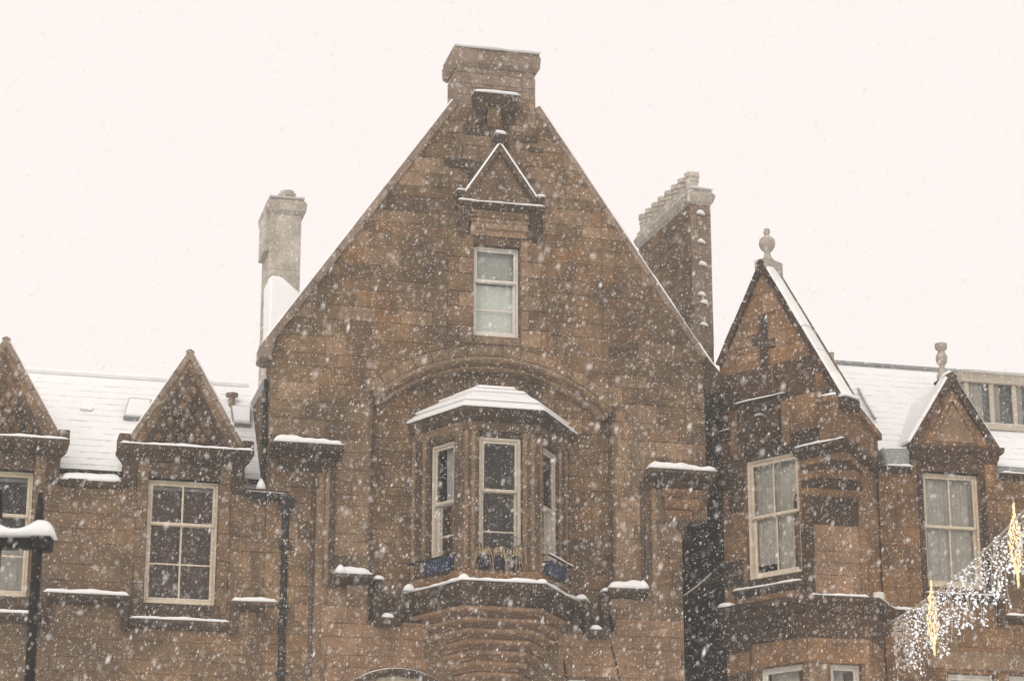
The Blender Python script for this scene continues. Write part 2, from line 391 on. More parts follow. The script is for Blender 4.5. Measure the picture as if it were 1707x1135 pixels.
def stone_mb(poly, fr, rnd, proud=0.007, joint=0.003, cham=0.005, back=0.012):
    p0 = inset(poly, joint)
    if len(p0) < 3 or area(p0) < 0.003: return None
    p1 = inset(p0, cham)
    f = -(proud + rnd.uniform(0, 0.008))
    mb = MB(fr); n = len(p0)
    if len(p1) != n:
        return mb.prism(p0, f, back)
    tilt = [rnd.uniform(-0.003, 0.003) for _ in range(n)]
    vs = [(a, back, c) for a, c in p0] + [(a, f + cham, c) for a, c in p0] + [(a, f + tilt[i], c) for i, (a, c) in enumerate(p1)]
    fs = [tuple(range(2 * n, 3 * n))]
    for k in (0, 1): fs += [(k * n + i, k * n + (i + 1) % n, (k + 1) * n + (i + 1) % n, (k + 1) * n + i) for i in range(n)]
    return mb.add(vs, fs)
def stones(parent, polys, fr, mat, seed=1, name='stone', **kw):
    rnd = random.Random(seed); k = 0
    for p in polys:
        mb = stone_mb(p, fr, rnd, **kw)
        if mb:
            mx, mz = sum(q[0] for q in p) / len(p), sum(q[1] for q in p) / len(p)
            obj(name, mb, mat(mx, mz, rnd) if callable(mat) else mat, parent); k += 1
    return k
def backing(parent, a0, a1, c0, c1, holes, halves, fr, mat, thick=0.5, front=0.0, name='wall'):
    xs = sorted({a0, a1, *[x for h in holes for x in h[:2] if a0 < x < a1]}); zs = sorted({c0, c1, *[x for h in holes for x in h[2:] if c0 < x < c1]})
    bm = bmesh.new(); o = ROOT[parent.name]
    for i in range(len(xs) - 1):
        for j in range(len(zs) - 1):
            mx, mz = (xs[i] + xs[i + 1]) / 2, (zs[j] + zs[j + 1]) / 2
            if any(h[0] < mx < h[1] and h[2] < mz < h[3] for h in holes): continue
            p = [(xs[i], zs[j]), (xs[i + 1], zs[j]), (xs[i + 1], zs[j + 1]), (xs[i], zs[j + 1])]
            for hp in halves:
                p = clip(p, *hp)
                if len(p) < 3: break
            if len(p) < 3: continue
            bm.faces.new([bm.verts.new([x - y for x, y in zip(fr.pt(a, front, c), o)]) for a, c in p])
    bmesh.ops.remove_doubles(bm, verts=bm.verts, dist=0.0008)
    inn = Vector(fr.pt(0, thick, 0)) - Vector(fr.pt(0, 0, 0))
    ex = bmesh.ops.extrude_face_region(bm, geom=list(bm.faces), use_keep_orig=True)
    bmesh.ops.translate(bm, vec=inn, verts=[v for v in ex['geom'] if isinstance(v, bmesh.types.BMVert)])
    bmesh.ops.recalc_face_normals(bm, faces=bm.faces)
    me = bpy.data.meshes.new(name); bm.to_mesh(me); bm.free(); me.materials.append(M[mat])
    ob = bpy.data.objects.new(name, me); COL.objects.link(ob); ob.parent = parent
    return ob

# ------------------------------------------------------------------ sash windows
def bars(mb, a0, a1, c0, c1, w, b0, b1, wb=None, wt=None):
    wb, wt = wb or w, wt or w
    mb.box(a0, a0 + w, b0, b1, c0, c1); mb.box(a1 - w, a1, b0, b1, c0, c1)
    mb.box(a0 + w, a1 - w, b0, b1, c0, c0 + wb); mb.box(a0 + w, a1 - w, b0, b1, c1 - wt, c1); return mb
def drape(mb, a0, a1, c0, c1, b, amp=0.025, per=0.14, fr=None, cut=None, n=36):
    vs, fs, m = [], [], 6
    for i in range(n + 1):
        a = a0 + (a1 - a0) * i / n
        for j in range(m + 1):
            t = j / m; aa = a
            if cut: aa = a + (cut(t) if callable(cut) else 0) * (i / n - 0.5)
            vs.append((aa, b + amp * math.sin(a / per * 6.283 + 0.6 * t), c0 + (c1 - c0) * t))
    for i in range(n):
        for j in range(m):
            k = i * (m + 1) + j; fs.append((k, k + m + 1, k + m + 2, k + 1))
    return mb.add(vs, fs, fr=fr)
def sash(parent, fr, a0, a1, c0, c1, b, mat='cream', split=0.5, uv=(), lv=(), lh=(), uh=(), curtain=None, room=0.9, fw=0.045, sw=0.04, rail=0.045, label=None):
    w = obj('window', bars(MB(fr), a0, a1, c0, c1, fw, b, b + 0.13, 0.06), mat, parent, 0.004, label=label)
    i0, i1, k0, k1 = a0 + fw + .002, a1 - fw - .002, c0 + 0.062, c1 - fw - .002
    cm = k0 + (k1 - k0) * split
    obj('upper_sash', bars(MB(fr), i0, i1, cm - rail / 2, k1, sw, b + 0.02, b + 0.06, rail, sw), mat, w, 0.004)
    obj('lower_sash', bars(MB(fr), i0, i1, k0, cm + rail / 2 - .003, sw, b + 0.07, b + 0.11, 0.06, rail), mat, w, 0.004)
    for lo, hi, vv, hh, bb in ((cm + rail / 2, k1 - sw, uv, uh, b + 0.03), (k0 + 0.06, cm - rail / 2, lv, lh, b + 0.08)):
        for t in vv:
            a = i0 + (i1 - i0) * t; obj('glazing_bar', MB(fr).box(a - 0.013, a + 0.013, bb, bb + 0.025, lo, hi), mat, w)
        for t in hh:
            c = lo + (hi - lo) * t; obj('glazing_bar', MB(fr).box(i0 + sw, i1 - sw, bb + .003, bb + 0.02, c - 0.011, c + 0.011), mat, w)
        obj('pane', MB(fr).add([(i0 + sw - .005, bb + .012, lo), (i1 - sw + .005, bb + .012, lo), (i1 - sw + .005, bb + .012, hi), (i0 + sw - .005, bb + .012, hi)], [(0, 1, 2, 3)]), 'glass', w)
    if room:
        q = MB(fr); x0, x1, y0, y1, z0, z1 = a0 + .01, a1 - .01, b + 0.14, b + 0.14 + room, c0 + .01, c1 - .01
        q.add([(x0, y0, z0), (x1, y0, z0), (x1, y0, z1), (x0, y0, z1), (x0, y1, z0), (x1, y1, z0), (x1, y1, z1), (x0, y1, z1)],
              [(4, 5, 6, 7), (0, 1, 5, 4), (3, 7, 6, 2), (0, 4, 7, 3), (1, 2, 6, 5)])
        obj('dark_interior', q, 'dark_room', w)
    if curtain:
        for cc in curtain:
            mb = MB(fr); x0 = i0 + (i1 - i0) * cc[1]; x1 = i0 + (i1 - i0) * cc[2]; z0 = k0 + (k1 - k0) * cc[3]; z1 = k0 + (k1 - k0) * cc[4]
            drape(mb, x0, x1, z0, z1, b + cc[5] if len(cc) > 5 else b + 0.15, 0.004 if cc[0] == 'blind' else 0.022)
            obj('blind' if cc[0] == 'blind' else 'curtain', mb, cc[0], w, smooth=True)
    return w

# ------------------------------------------------------------------ the street (below the frame)
def ground_sheet(name, u0, u1, y0, y1, z, mat, h=None):
    mb = MB().box(u0, u1, y0, y1, z - (h or 0.02), z)
    e = bpy.data.objects.new(name, bpy.data.meshes.new(name)); COL.objects.link(e)
    e.data.from_pydata([tuple(W(*v)) for v in mb.v], [], mb.f); e.data.materials.append(M[mat]); e['kind'] = 'structure'
    bm = bmesh.new(); bm.from_mesh(e.data); bmesh.ops.recalc_face_normals(bm, faces=bm.faces); bm.to_mesh(e.data); bm.free()
    return e
ground_sheet('ground', -200, 200, -200, 200, -0.02, 'ground', 0.3)
ground_sheet('road', -198, 198, -34, -2.6, 0.0, 'road', 0.015)
ground_sheet('pavement', -198, 198, -2.6, 0.9, 0.13, 'ground', 0.14)

def arch_strips(cu, cz, rad, c0, u0, u1, n):
    out = []
    for i in range(n):
        x0, x1 = u0 + (u1 - u0) * i / n, u0 + (u1 - u0) * (i + 1) / n
        x = max(abs(x0 - cu), abs(x1 - cu)); out.append((x0, x1, c0, cz + math.sqrt(max(rad * rad - x * x, 0.01))))
    return out
def arc_sweep(mb, cu, cz, prof, t0, t1, n, fr=None):
    """sweep a closed (radius, b) profile along an arc"""
    rings = []
    for i in range(n + 1):
        t = t0 + (t1 - t0) * i / n
        rings.append([(cu + r * math.sin(t), b, cz + r * math.cos(t)) for r, b in prof])
    return mb.loft(rings, fr=fr)
def offp(p, q, d):
    ex, ez = q[0] - p[0], q[1] - p[1]; L = math.hypot(ex, ez); nx, nz = -ez / L * d, ex / L * d
    return (p[0] + nx, p[1] + nz), (q[0] + nx, q[1] + nz)
def coping(parent, p, q, n, fr, mat, th=0.2, b0=-0.07, b1=0.45, seed=0, snow=0.03, gap=0.005, ridge=0.0):
    """skew stones from p (low) to q (high); inside of the gable lies on the side of positive th"""
    L = math.hypot(q[0] - p[0], q[1] - p[1]); ex, ez = (q[0] - p[0]) / L, (q[1] - p[1]) / L
    nx, nz = -ez * th, ex * th; rnd = random.Random(seed); up = 1 if nz < 0 else -1
    for i in range(n):
        t0, t1 = L * i / n + gap, L * (i + 1) / n - gap; j = rnd.uniform(-0.008, 0.008)
        A, B = (p[0] + ex * t0, p[1] + ez * t0), (p[0] + ex * t1, p[1] + ez * t1)
        poly = [A, B, (B[0] + nx, B[1] + nz), (A[0] + nx, A[1] + nz)]
        if area(poly) < 0: poly.reverse()
        s = obj('coping_stone', MB(fr).prism(poly, b0 + j, b1), mat, parent, 0.012)
        if snow:
            ox, oz = (-nx / th * up * 0.0, -nz / th * up * 0.0)
            mb = MB(fr); k = snow * rnd.uniform(0.6, 1.3); l = th
            w = [(A[0] + ex * 0.0, A[1]), B]
            o1 = (-nx / abs(th) * k, -nz / abs(th) * k)
            rr = [[(P[0], b0 + j + 0.01, P[1]), (P[0] + o1[0], b0 + j + 0.03, P[1] + o1[1]), (P[0] + o1[0] * 1.2, (b0 + b1) / 2, P[1] + o1[1] * 1.2), (P[0], b1 - 0.02, P[1])] for P in w]
            obj('snow', mb.loft(rr), 'snow', s)
def ledge(parent, fr, a0, a1, c, b, h=0.14, mat='soot', sub=True, snow=0.06, seed=0, inner=0.0, name='ledge', snow_in=0.01):
    """a moulded string course with its load of snow; c is the top of the stone"""
    mb = MB(fr)
    prof = [(inner, c), (b, c - 0.02), (b, c - h * 0.45), (b * 0.75, c - h * 0.6), (b * 0.55, c - h * 0.8), (b * 0.2, c - h), (inner, c - h)]
    mb.loft([[(a, y, z) for y, z in prof] for a in (a0, a1)])
    s = obj(name, mb, mat, parent)
    if snow:
        q = MB(fr); q.snow((a0 + .01, b + 0.015, c - 0.012), (a1 - .01, b + 0.015, c - 0.012), (0, abs(b) - snow_in, 0.0), snow, seed)
        obj('snow', q, 'snow', s, smooth=True)
    return s

# ================================================================== THE GABLED HOUSE
G = root('gabled_house', 'tall brown sandstone house with steep gable, arched recess and snow-topped bay window', 'building')
EL, AL, AR, ER = (-3.70, 12.38), (-0.74, 16.70), (0.70, 16.74), (3.69, 12.36)
hr_ = half(ER, AR); hl_ = half(AL, EL)
in_ = lambda h, d: (h[0], h[1], h[2] - d)
ACU, ACZ, AR0 = -0.05, 9.60, 2.83                 # the big relieving arch
recess = arch_strips(ACU, ACZ, AR0 - 0.02, 8.17, -1.97, 1.87, 26)
lowL = arch_strips(-1.50, 6.22, 1.18, 5.2, -2.15, -0.85, 8); lowR = arch_strips(1.27, 6.22, 1.10, 5.2, 0.67, 1.87, 8)
WIN = (-0.375, 0.385, 12.76, 14.28)
holes = [WIN, (2.985, 3.6, 0.0, 10.0)] + recess + lowL + lowR
backing(G, -3.55, 3.41, 0.0, 16.7, holes, [in_(hr_, 0.06), in_(hl_, 0.07)], F0, 'mortar', 0.5, 0.0)
FR = Fr(0, 0.21)
obj('recess_wall', MB().box(-2.1, 2.0, 0.22, 0.5, 8.0, 12.6), 'mortar', G)
polys = lay(-3.55, 3.41, 7.0, 16.6, [(-0.80, 0.82, 12.62, 14.4), (-2.0, 1.9, 8.17, 11.64), (2.985, 3.6, 0, 10.0), (-0.75, 0.75, 14.4, 15.3), (-3.5, -2.5, 10.42, 10.8), (2.4, 3.41, 9.98, 10.76),
             (-1.05, 0.95, 7.0, 8.5)],
            [in_(hr_, 0.07), in_(hl_, 0.08)], (ACU, ACZ, 3.0), hr=(0.17, 0.30), lr=(0.32, 0.72), seed=11)
def outside_arches(p):
    mx = sum(q[0] for q in p) / len(p); mz = sum(q[1] for q in p) / len(p)
    return math.hypot(mx + 1.5, mz - 6.22) > 1.3 and math.hypot(mx - 1.27, mz - 6.22) > 1.22 and not (math.hypot(mx - ACU, mz - ACZ) < 2.9 and mz > 11.6)
polys = [p for p in polys if outside_arches(p)]
polys.sort(key=lambda p: -area(p)); 
def main_mat(x, z, r): return 'stone_pink' if z < 8.5 and abs(x) < 2.9 else ('dressed' if r.random() < (0.8 if 1.9 < abs(x) < 2.45 and z < 11.7 else 0.45 if z > 14.6 else 0.10) else 'stone')  # more pale stones near the apex, haze fade put into their colour
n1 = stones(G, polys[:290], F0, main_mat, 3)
for p in polys[290:]: pass
if len(polys) > 290:
    mb = MB(); rr = random.Random(5)
    for p in polys[290:]:
        q = stone_mb(p, F0, rr)
        if q: mb.add(q.v, q.f, fr=Fr())
    o = obj('small_stones', mb, 'stone', G, kind='stuff')
# walling of the recess behind the bay
rp = lay(-1.97, 1.87, 8.17, 12.45, [(-1.15, 1.05, 8.0, 11.45)], [], (ACU, ACZ, AR0), True, seed=21)
stones(G, rp, FR, 'stone', 22)
# dressed stones round the gable window, long and short
rnd = random.Random(9); c = 12.62; k = 0
while c < 14.40:
    h = min(rnd.uniform(0.24, 0.34), 14.40 - c)
    if 14.40 - c - h < 0.12: h = 14.40 - c
    wl, wr = (0.80, 0.5) if k % 2 else (0.62, 0.70)
    for (x0, x1) in ((-0.80, -wl), (-wl, -0.38), (0.39, wr + 0.02), (wr + 0.02, 0.82)):
        if x1 - x0 > 0.05:
            if c < 12.75: pass
            p = [(x0, c), (x1, c), (x1, c + h), (x0, c + h)]
            q = stone_mb(p, F0, rnd, 0.014, 0.005)
            if q: obj('jamb_stone', q, 'dressed' if abs(x0) < 0.7 and abs(x1) < 0.75 else 'stone', G)
    c += h; k += 1
obj('window_sill', MB().box(-0.375, 0.385, -0.02, 0.3, 12.63, 12.765), 'dressed', G, 0.01)
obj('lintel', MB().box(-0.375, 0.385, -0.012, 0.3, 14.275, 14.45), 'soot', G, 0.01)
sash(G, F0, -0.365, 0.375, 12.77, 14.27, 0.10, 'white', 0.63, lh=(0.45,), curtain=[('blind', 0.02, 0.97, 0.0, 0.60), ('blind', 0.02, 0.97, 0.66, 1.0)], room=0.8, fw=0.03)
# arch: voussoirs and a roll moulding
half_t = math.asin(1.93 / AR0); nv = 15
for i in range(nv):
    t0, t1 = -half_t + 2 * half_t * i / nv + 0.002, -half_t + 2 * half_t * (i + 1) / nv - 0.002
    obj('voussoir', arc_sweep(MB(), ACU, ACZ, [(2.835, 0.01), (2.835, -0.032), (3.0, -0.032), (3.0, 0.01)], t0, t1, 3), 'dressed', G, 0.006)
rollp = [(2.83, 0.22), (2.83, -0.03), (2.80, -0.085), (2.76, -0.09), (2.73, -0.05), (2.72, 0.05), (2.70, 0.06), (2.68, 0.03), (2.65, 0.04), (2.63, 0.09), (2.62, 0.22)]
obj('arch_moulding', arc_sweep(MB(), ACU, ACZ, rollp, -half_t * 1.0, half_t * 0.995, 40), 'dressed', G)
for x, z in ((-1.985, 11.66), (1.895, 11.66)):
    obj('impost', MB().box(x - 0.03, x + 0.03, -0.04, 0.12, z - 0.14, z + 0.1), 'soot', G, 0.01)
# skews
coping(G, EL, AL, 8, F0, 'skew', -0.12, -0.05, 0.45, 1, 0.02)
coping(G, ER, AR, 8, F0, 'skew', 0.10, -0.04, 0.45, 2, 0.03)
obj('kneeler', MB().prism([(-3.71, 12.39), (-3.72, 12.16), (-3.56, 12.12), (-3.50, 12.50), (-3.60, 12.50)], -0.07, 0.5), 'skew', G, 0.02)
obj('kneeler', MB().prism([(3.72, 12.36), (3.42, 12.68), (3.38, 12.1), (3.55, 12.08), (3.70, 12.2)], -0.09, 0.5), 'soot', G, 0.02)
# stack at the top of the gable
ch = obj('chimney', MB().box(-0.67, 0.63, 0.01, 0.70, 16.2, 17.38), 'skew', G)
sp = lay(-0.68, 0.64, 16.25, 17.36, [(-0.42, 0.42, 16.35, 16.95)], [in_(hr_, -0.3), in_(hl_, -0.3)], hr=(0.17, 0.24), lr=(0.35, 0.6), seed=31)
stones(ch, sp, F0, lambda x, z, r: 'skew' if z > 16.9 or r.random() < 0.3 else 'dressed', 32)
obj('chimney_cap', MB().loft([[(u, y, z) for u, y in ((-0.68 - d, -0.02 - d), (0.64 + d, -0.02 - d), (0.64 + d, 0.72 + d), (-0.68 - d, 0.72 + d))] for z, d in ((17.30, 0.01), (17.36, 0.06), (17.54, 0.07), (17.58, 0.05), (17.63, 0.05))]), 'skew', ch)
obj('snow', MB().snow((-0.74, -0.08, 17.62), (0.70, -0.08, 17.62), (0, 0.85, 0.0), 0.085, 5, 0.3), 'snow', ch, smooth=True)
# bracketed shelf under the stack
x0, z0 = H(790, 153, -0.22); x1, _ = H(866, 160, -0.22)
sh = obj('bracket_shelf', MB().loft([[(x0 + d, 0.0, z), (x0 + d, -0.24 + e, z), (x1 - d, -0.24 + e, z), (x1 - d, 0.0, z)] for z, d, e in ((z0 - 0.16, 0.07, 0.1), (z0 - 0.08, 0.02, 0.02), (z0 - 0.05, 0.0, 0.0), (z0, 0.0, 0.0))]), 'soot', G)
obj('snow', MB().snow((x0 - .01, -0.25, z0), (x1 + .01, -0.25, z0), (0, 0.24, 0), 0.06, 6, 0.2), 'snow', sh, smooth=True)
for xa, xb in ((x0 + 0.06, x0 + 0.24), (x1 - 0.26, x1 - 0.08)):
    obj('bracket', MB().loft([[(xa + d, 0.0, z), (xa + d, -b, z), (xb - d, -b, z), (xb - d, 0.0, z)] for z, d, b in ((z0 - 0.56, 0.06, 0.03), (z0 - 0.44, 0.03, 0.10), (z0 - 0.34, 0.02, 0.08), (z0 - 0.26, 0.0, 0.18), (z0 - 0.16, 0.0, 0.2))]), 'soot', sh)
obj('keystone', MB().prism([(x0 + 0.27, z0 - 0.52), (x1 - 0.29, z0 - 0.52), (x1 - 0.27, z0 - 0.16), (x0 + 0.25, z0 - 0.16)], -0.09, 0.0), 'stone', sh, 0.01)
fx, fz = H(835, 222, -0.15)
fb = obj('finial_block', MB().loft([[(fx + w * a, -0.02 + y, z) for a, y in ((-1, 0), (-1, -d), (1, -d), (1, 0))] for z, w, d in ((fz - 0.26, 0.03, 0.1), (fz - 0.18, 0.10, 0.2), (fz - 0.08, 0.12, 0.22), (fz - 0.02, 0.07, 0.16), (fz, 0.05, 0.14))]), 'soot', G)
obj('snow', MB().snow((fx - 0.11, -0.22, fz - 0.03), (fx + 0.08, -0.22, fz - 0.05), (0, 0.2, 0.0), 0.07, 3, 0.4), 'snow', fb, smooth=True)
# dark weathered stones up by the apex
for (px0, py0, px1, py1) in ((775, 215, 818, 229), (857, 226, 896, 240), (740, 264, 788, 283), (770, 284, 795, 299), (880, 246, 905, 256), (868, 298, 892, 313), (778, 195, 797, 208)):
    (ua, za), (ub, zb) = H(px0, py0), H(px1, py1); zm = (za + H(px1, py0)[1]) / 2
    q = stone_mb([(ua, zb), (ub, zb), (ub, zm), (ua, zm)], F0, rnd, 0.03, 0.003)
    if q: obj('stone', q, 'soot', G)
# pediment over the gable window
PA = H(833, 243, -0.16); pz = 14.93
tym = obj('pediment', MB().prism([(-0.60, pz), (0.66, pz), (PA[0], PA[1] - 0.02)], -0.10, 0.03), 'dressed', G)
obj('tympanum_panel', MB().prism([(-0.25, pz + 0.02), (0.31, pz + 0.02), (0.035, pz + 0.5)], -0.135, -0.095), 'stone', tym, 0.015)
for s, lo in ((-1, (-0.63, pz + 0.03)), (1, (0.69, pz + 0.03))):
    hi = (PA[0], PA[1] + 0.03); L = math.hypot(hi[0] - lo[0], hi[1] - lo[1]); nx, nz = (hi[1] - lo[1]) / L * -s * 0.075, -(hi[0] - lo[0]) / L * -s * 0.075
    poly = [lo, hi, (hi[0] - nx * 0.0, hi[1] - 0.14), (lo[0] + (0.09 if s < 0 else -0.09), lo[1])]
    if area(poly) < 0: poly.reverse()
    obj('raking_cornice', MB().prism(poly, -0.19, 0.0), 'stone', tym, 0.01)
    rr = [[(p[0], -0.2, p[1]), (p[0] + s * 0.022, -0.19, p[1] + 0.02), (p[0] + s * 0.022, -0.02, p[1] + 0.02), (p[0], -0.01, p[1])] for p in (lo, ((lo[0] + hi[0]) / 2, (lo[1] + hi[1]) / 2), hi)]
    obj('snow', MB().loft(rr), 'snow', tym)
ledge(G, F0, -0.70, 0.745, pz, -0.24, 0.10, 'soot', snow=0.035, seed=8, name='pediment_cornice')
for x in (-0.70, 0.61):
    kb = obj('pediment_block', MB().box(x, x + 0.13, -0.22, 0.0, pz + 0.035, pz + 0.16), 'soot', G, 0.012)
    obj('snow', MB().snow((x - .01, -0.225, pz + 0.16), (x + 0.14, -0.225, pz + 0.16), (0, 0.2, 0), 0.035, int(x * 9) + 50), 'snow', kb, smooth=True)
obj('frieze', MB().box(-0.50, 0.55, -0.09, 0.03, 14.64, pz - 0.10), 'dressed', G)
obj('frieze_band', MB().box(-0.46, 0.51, -0.13, -0.02, 14.70, 14.76), 'stone', G, 0.01)
obj('architrave', MB().loft([[(-0.44, 0.02, z), (-0.44, -b, z), (0.49, -b, z), (0.49, 0.02, z)] for z, b in ((14.42, 0.04), (14.50, 0.06), (14.52, 0.11), (14.58, 0.12), (14.639, 0.07))]), 'dressed', G)
for x in (-0.66, 0.52):
    obj('console', MB().loft([[(x + d, 0.0, z), (x + d, -b, z), (x + 0.19 - d, -b, z), (x + 0.19 - d, 0.0, z)] for z, d, b in ((14.36, 0.06, 0.02), (14.44, 0.04, 0.08), (14.52, 0.02, 0.07), (14.6, 0.01, 0.12), (14.72, 0.0, 0.15), (pz - 0.10, -0.01, 0.2))]), 'soot', G)
# corner ledges and the right-hand corbel
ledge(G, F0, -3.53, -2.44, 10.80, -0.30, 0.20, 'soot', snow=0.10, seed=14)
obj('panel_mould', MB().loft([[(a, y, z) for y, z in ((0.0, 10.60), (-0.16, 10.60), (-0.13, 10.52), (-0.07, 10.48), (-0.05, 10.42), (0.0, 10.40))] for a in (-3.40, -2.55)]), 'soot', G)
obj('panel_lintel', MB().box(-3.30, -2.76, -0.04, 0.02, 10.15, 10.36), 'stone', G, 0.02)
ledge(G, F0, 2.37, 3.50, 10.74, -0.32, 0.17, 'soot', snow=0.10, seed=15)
for i, (xa, xb, za, zb, b) in enumerate(((2.56, 3.44, 10.47, 10.575, -0.18), (2.64, 3.40, 10.33, 10.465, -0.13), (2.69, 3.27, 10.14, 10.325, -0.09), (2.76, 3.13, 9.97, 10.135, -0.05))):
    obj('corbel_course', MB().loft([[(a, y, z) for y, z in ((0.5, zb), (b, zb - 0.01), (b - 0.03, (za + zb) / 2), (b + 0.02, za + 0.02), (b + 0.05, za), (0.5, za))] for a in (xa, xb)]), 'stone_warm' if i else 'soot', G)
obj('corbel_course', MB().prism([(2.80, 9.96), (3.02, 9.70), (3.02, 9.96)], -0.02, 0.5), 'soot', G)
# strips framing the recess
for x, w, z0, z1, b, mt in ((-2.58, 0.06, 9.0, 10.42, -0.06, 'soot'), (-2.66, 0.07, 8.7, 10.42, -0.04, 'dressed'), (-2.88, 0.06, 7.0, 10.36, -0.05, 'soot'), (-2.80, 0.12, 7.0, 10.38, -0.028, 'dressed'),
                            (2.31, 0.05, 9.0, 10.56, -0.06, 'soot'), (2.37, 0.10, 8.9, 10.56, -0.04, 'soot'), (2.49, 0.08, 8.45, 10.46, -0.035, 'dressed')):
    obj('roll_strip', MB().loft([[(x + dx, y, z) for dx, y in ((0, 0.0), (0, b * 0.6), (w * 0.3, b), (w * 0.7, b), (w, b * 0.6), (w, 0.0))] for z in (z0, z1)]), mt, G)
# stepped label mould with snow, both sides of the bay
def label(xs, zl, zd, side, seed):
    o0, o1, i0, i1, e0, e1 = xs        # outer ledge from-to, drop strip, inner strip
    l = ledge(G, F0, min(o0, o1), max(o0, o1), zl, -0.24, 0.16, 'soot', snow=0.11, seed=seed, name='label_ledge')
    obj('snow', MB().snow((o0, -0.24, zl), (o0 + side * 0.16, -0.24, zl), (0, 0.2, 0), 0.16, seed + 1, 0.1), 'snow', l, smooth=True)
    obj('label_band', MB().loft([[(a, y, z) for y, z in ((0.0, zl - 0.16), (-0.15, zl - 0.17), (-0.12, zl - 0.22), (-0.12, zl - 0.30), (-0.05, zl - 0.38), (0.0, zl - 0.40))] for a in sorted((o0 + side * 0.2, o1 - side * 0.06))]), 'dressed', G)
    obj('label_drop', MB().box(i0, i1, -0.14, 0.14, zd, zl - 0.05), 'soot', G, 0.02)
    s = obj('label_sill', MB().box(min(i0, i1) if side > 0 else e0, e1 if side > 0 else max(i0, i1), -0.145, 0.14, zd - 0.13, zd - .002), 'soot', G, 0.02)
    obj('label_drop', MB().box(e0, e1, -0.13, 0.14, zd, zl - 0.25), 'soot', G, 0.02)
    m0, m1 = sorted((i1 if side > 0 else i0, e0 if side > 0 else e1))
    obj('snow', MB().snow((m0 + .01, -0.10, zd - .004), (m1 - .01, -0.10, zd - .004), (0, 0.2, 0), 0.08, seed + 2, 0.2), 'snow', s, smooth=True)
    obj('snow', MB().snow((i0 - .02, -0.15, zl - 0.06), (i1 + .04, -0.15, zl - 0.06), (0, 0.2, 0), 0.06, seed + 3, 0.3), 'snow', s, smooth=True)
label((-2.52, -1.95, -1.90, -1.80, -1.58, -1.49), 8.845, 8.22, 1, 60)
label((2.36, 1.72, 1.66, 1.75, 1.36, 1.45), 8.83, 8.18, -1, 70)
# low arched windows at the foot of the picture
for cu, rad, x0, x1 in ((-1.50, 1.18, -2.1, -0.9), (1.27, 1.10, 0.72, 1.82)):
    t = math.asin(0.62 / rad)
    obj('arch_moulding', arc_sweep(MB(), cu, 6.22, [(rad - 0.02, 0.12), (rad - 0.02, -0.02), (rad + 0.02, -0.06), (rad + 0.07, -0.05), (rad + 0.09, 0.01)], -t, t, 14), 'soot', G)
    w = obj('window', arc_sweep(MB(), cu, 6.22, [(rad - 0.09, 0.2), (rad - 0.09, 0.14), (rad - 0.02, 0.14), (rad - 0.02, 0.2)], -t, t, 14).box(x0 - .02, x0 + 0.05, 0.14, 0.2, 5.2, 7.0).box(x1 - 0.05, x1 + .02, 0.14, 0.2, 5.2, 7.0), 'cream', G)
    obj('pane', MB().box(x0, x1, 0.17, 0.175, 5.2, 7.38), 'glass', w)
    obj('curtain', drape(MB(), x0, x1, 5.2, 7.38, 0.3), 'net', w)
    obj('dark_interior', MB().box(x0 - 0.1, x1 + 0.1, 0.45, 0.48, 5.1, 7.6), 'dark_room', w)
# hairline cables on the wall
for pts in (((1018, 1072), (1022, 1085), (1028, 1110), (1034, 1135)), ((940, 1098), (942, 1115), (945, 1135))):
    obj('cable', MB().tube([(H(*p, -0.045)[0], -0.045, H(*p, -0.045)[1]) for p in pts], 0.012), 'iron', G)
# body and roof behind the gable
obj('side_wall', MB().box(-3.54, 2.95, 0.51, 8.6, 0.0, 10.1).box(-3.54, 3.40, 0.51, 8.6, 10.12, 11.9), 'stone', G)
rf = [(-3.6, 11.95), (3.55, 11.95), (0.0, 16.3)]
obj('roof', MB().prism(rf, 0.46, 8.7), 'snow', G)

# ---- the canted bay
BOUT = [(-1.30, 0.16), (-0.745, -0.90), (0.445, -0.90), (1.20, 0.16)]
def scale_out(k, d, base=((-1.40, 0.24), (-0.77, -1.08), (0.49, -1.08), (1.39, 0.24))):
    """bay outline shrunk towards the wall: k sideways, d in depth"""
    return [(-0.06 + (u + 0.06) * k, (y if y > 0 else y * d)) for u, y in base]
def ring(k, d, z): return [(u, y, z) for u, y in scale_out(k, d)]
FL = Fr(-1.30, 0.16, math.degrees(math.atan2(-1.06, 0.555))); FC = Fr(-0.745, -0.90, 0); FRT = Fr(0.445, -0.90, math.degrees(math.atan2(1.06, 0.755)))
LL, LC, LR = math.hypot(0.555, 1.06), 1.19, math.hypot(0.755, 1.06)
ZB0, ZB1 = 8.86, 10.98
def pier(fr, a0, a1, z0=ZB0, z1=ZB1, t=0.24, mat='stone', sp=0.0):
    return obj('bay_pier', MB(fr).prism([(a0, z0), (a1, z0), (a1, z1), (a0, z1)], 0.0, t), mat, G, 0.015)
pier(FL, -0.06, 0.42, mat='soot'); pier(FRT, LR - 0.45, LR + 0.06, mat='soot')
for (fa, la, fb) in ((FL, LL, FC), (FC, LC, FRT)):
    wa = 0.19 if fa is FL else 0.26; wb = 0.26 if fa is FL else 0.19
    pa, pb = fa.pt(la - wa, 0, 0), fa.pt(la, 0, 0); pc = fb.pt(wb, 0, 0); qi, qo = fb.pt(wb, 0.24, 0), fa.pt(la - wa, 0.24, 0)
    plan = [pa[:2], fa.pt(la - 0.05, 0, 0)[:2], fb.pt(0.05, 0, 0)[:2], pc[:2], qi[:2], qo[:2]]
    obj('bay_pier', MB().plan(plan, ZB0, ZB1), 'stone', G)
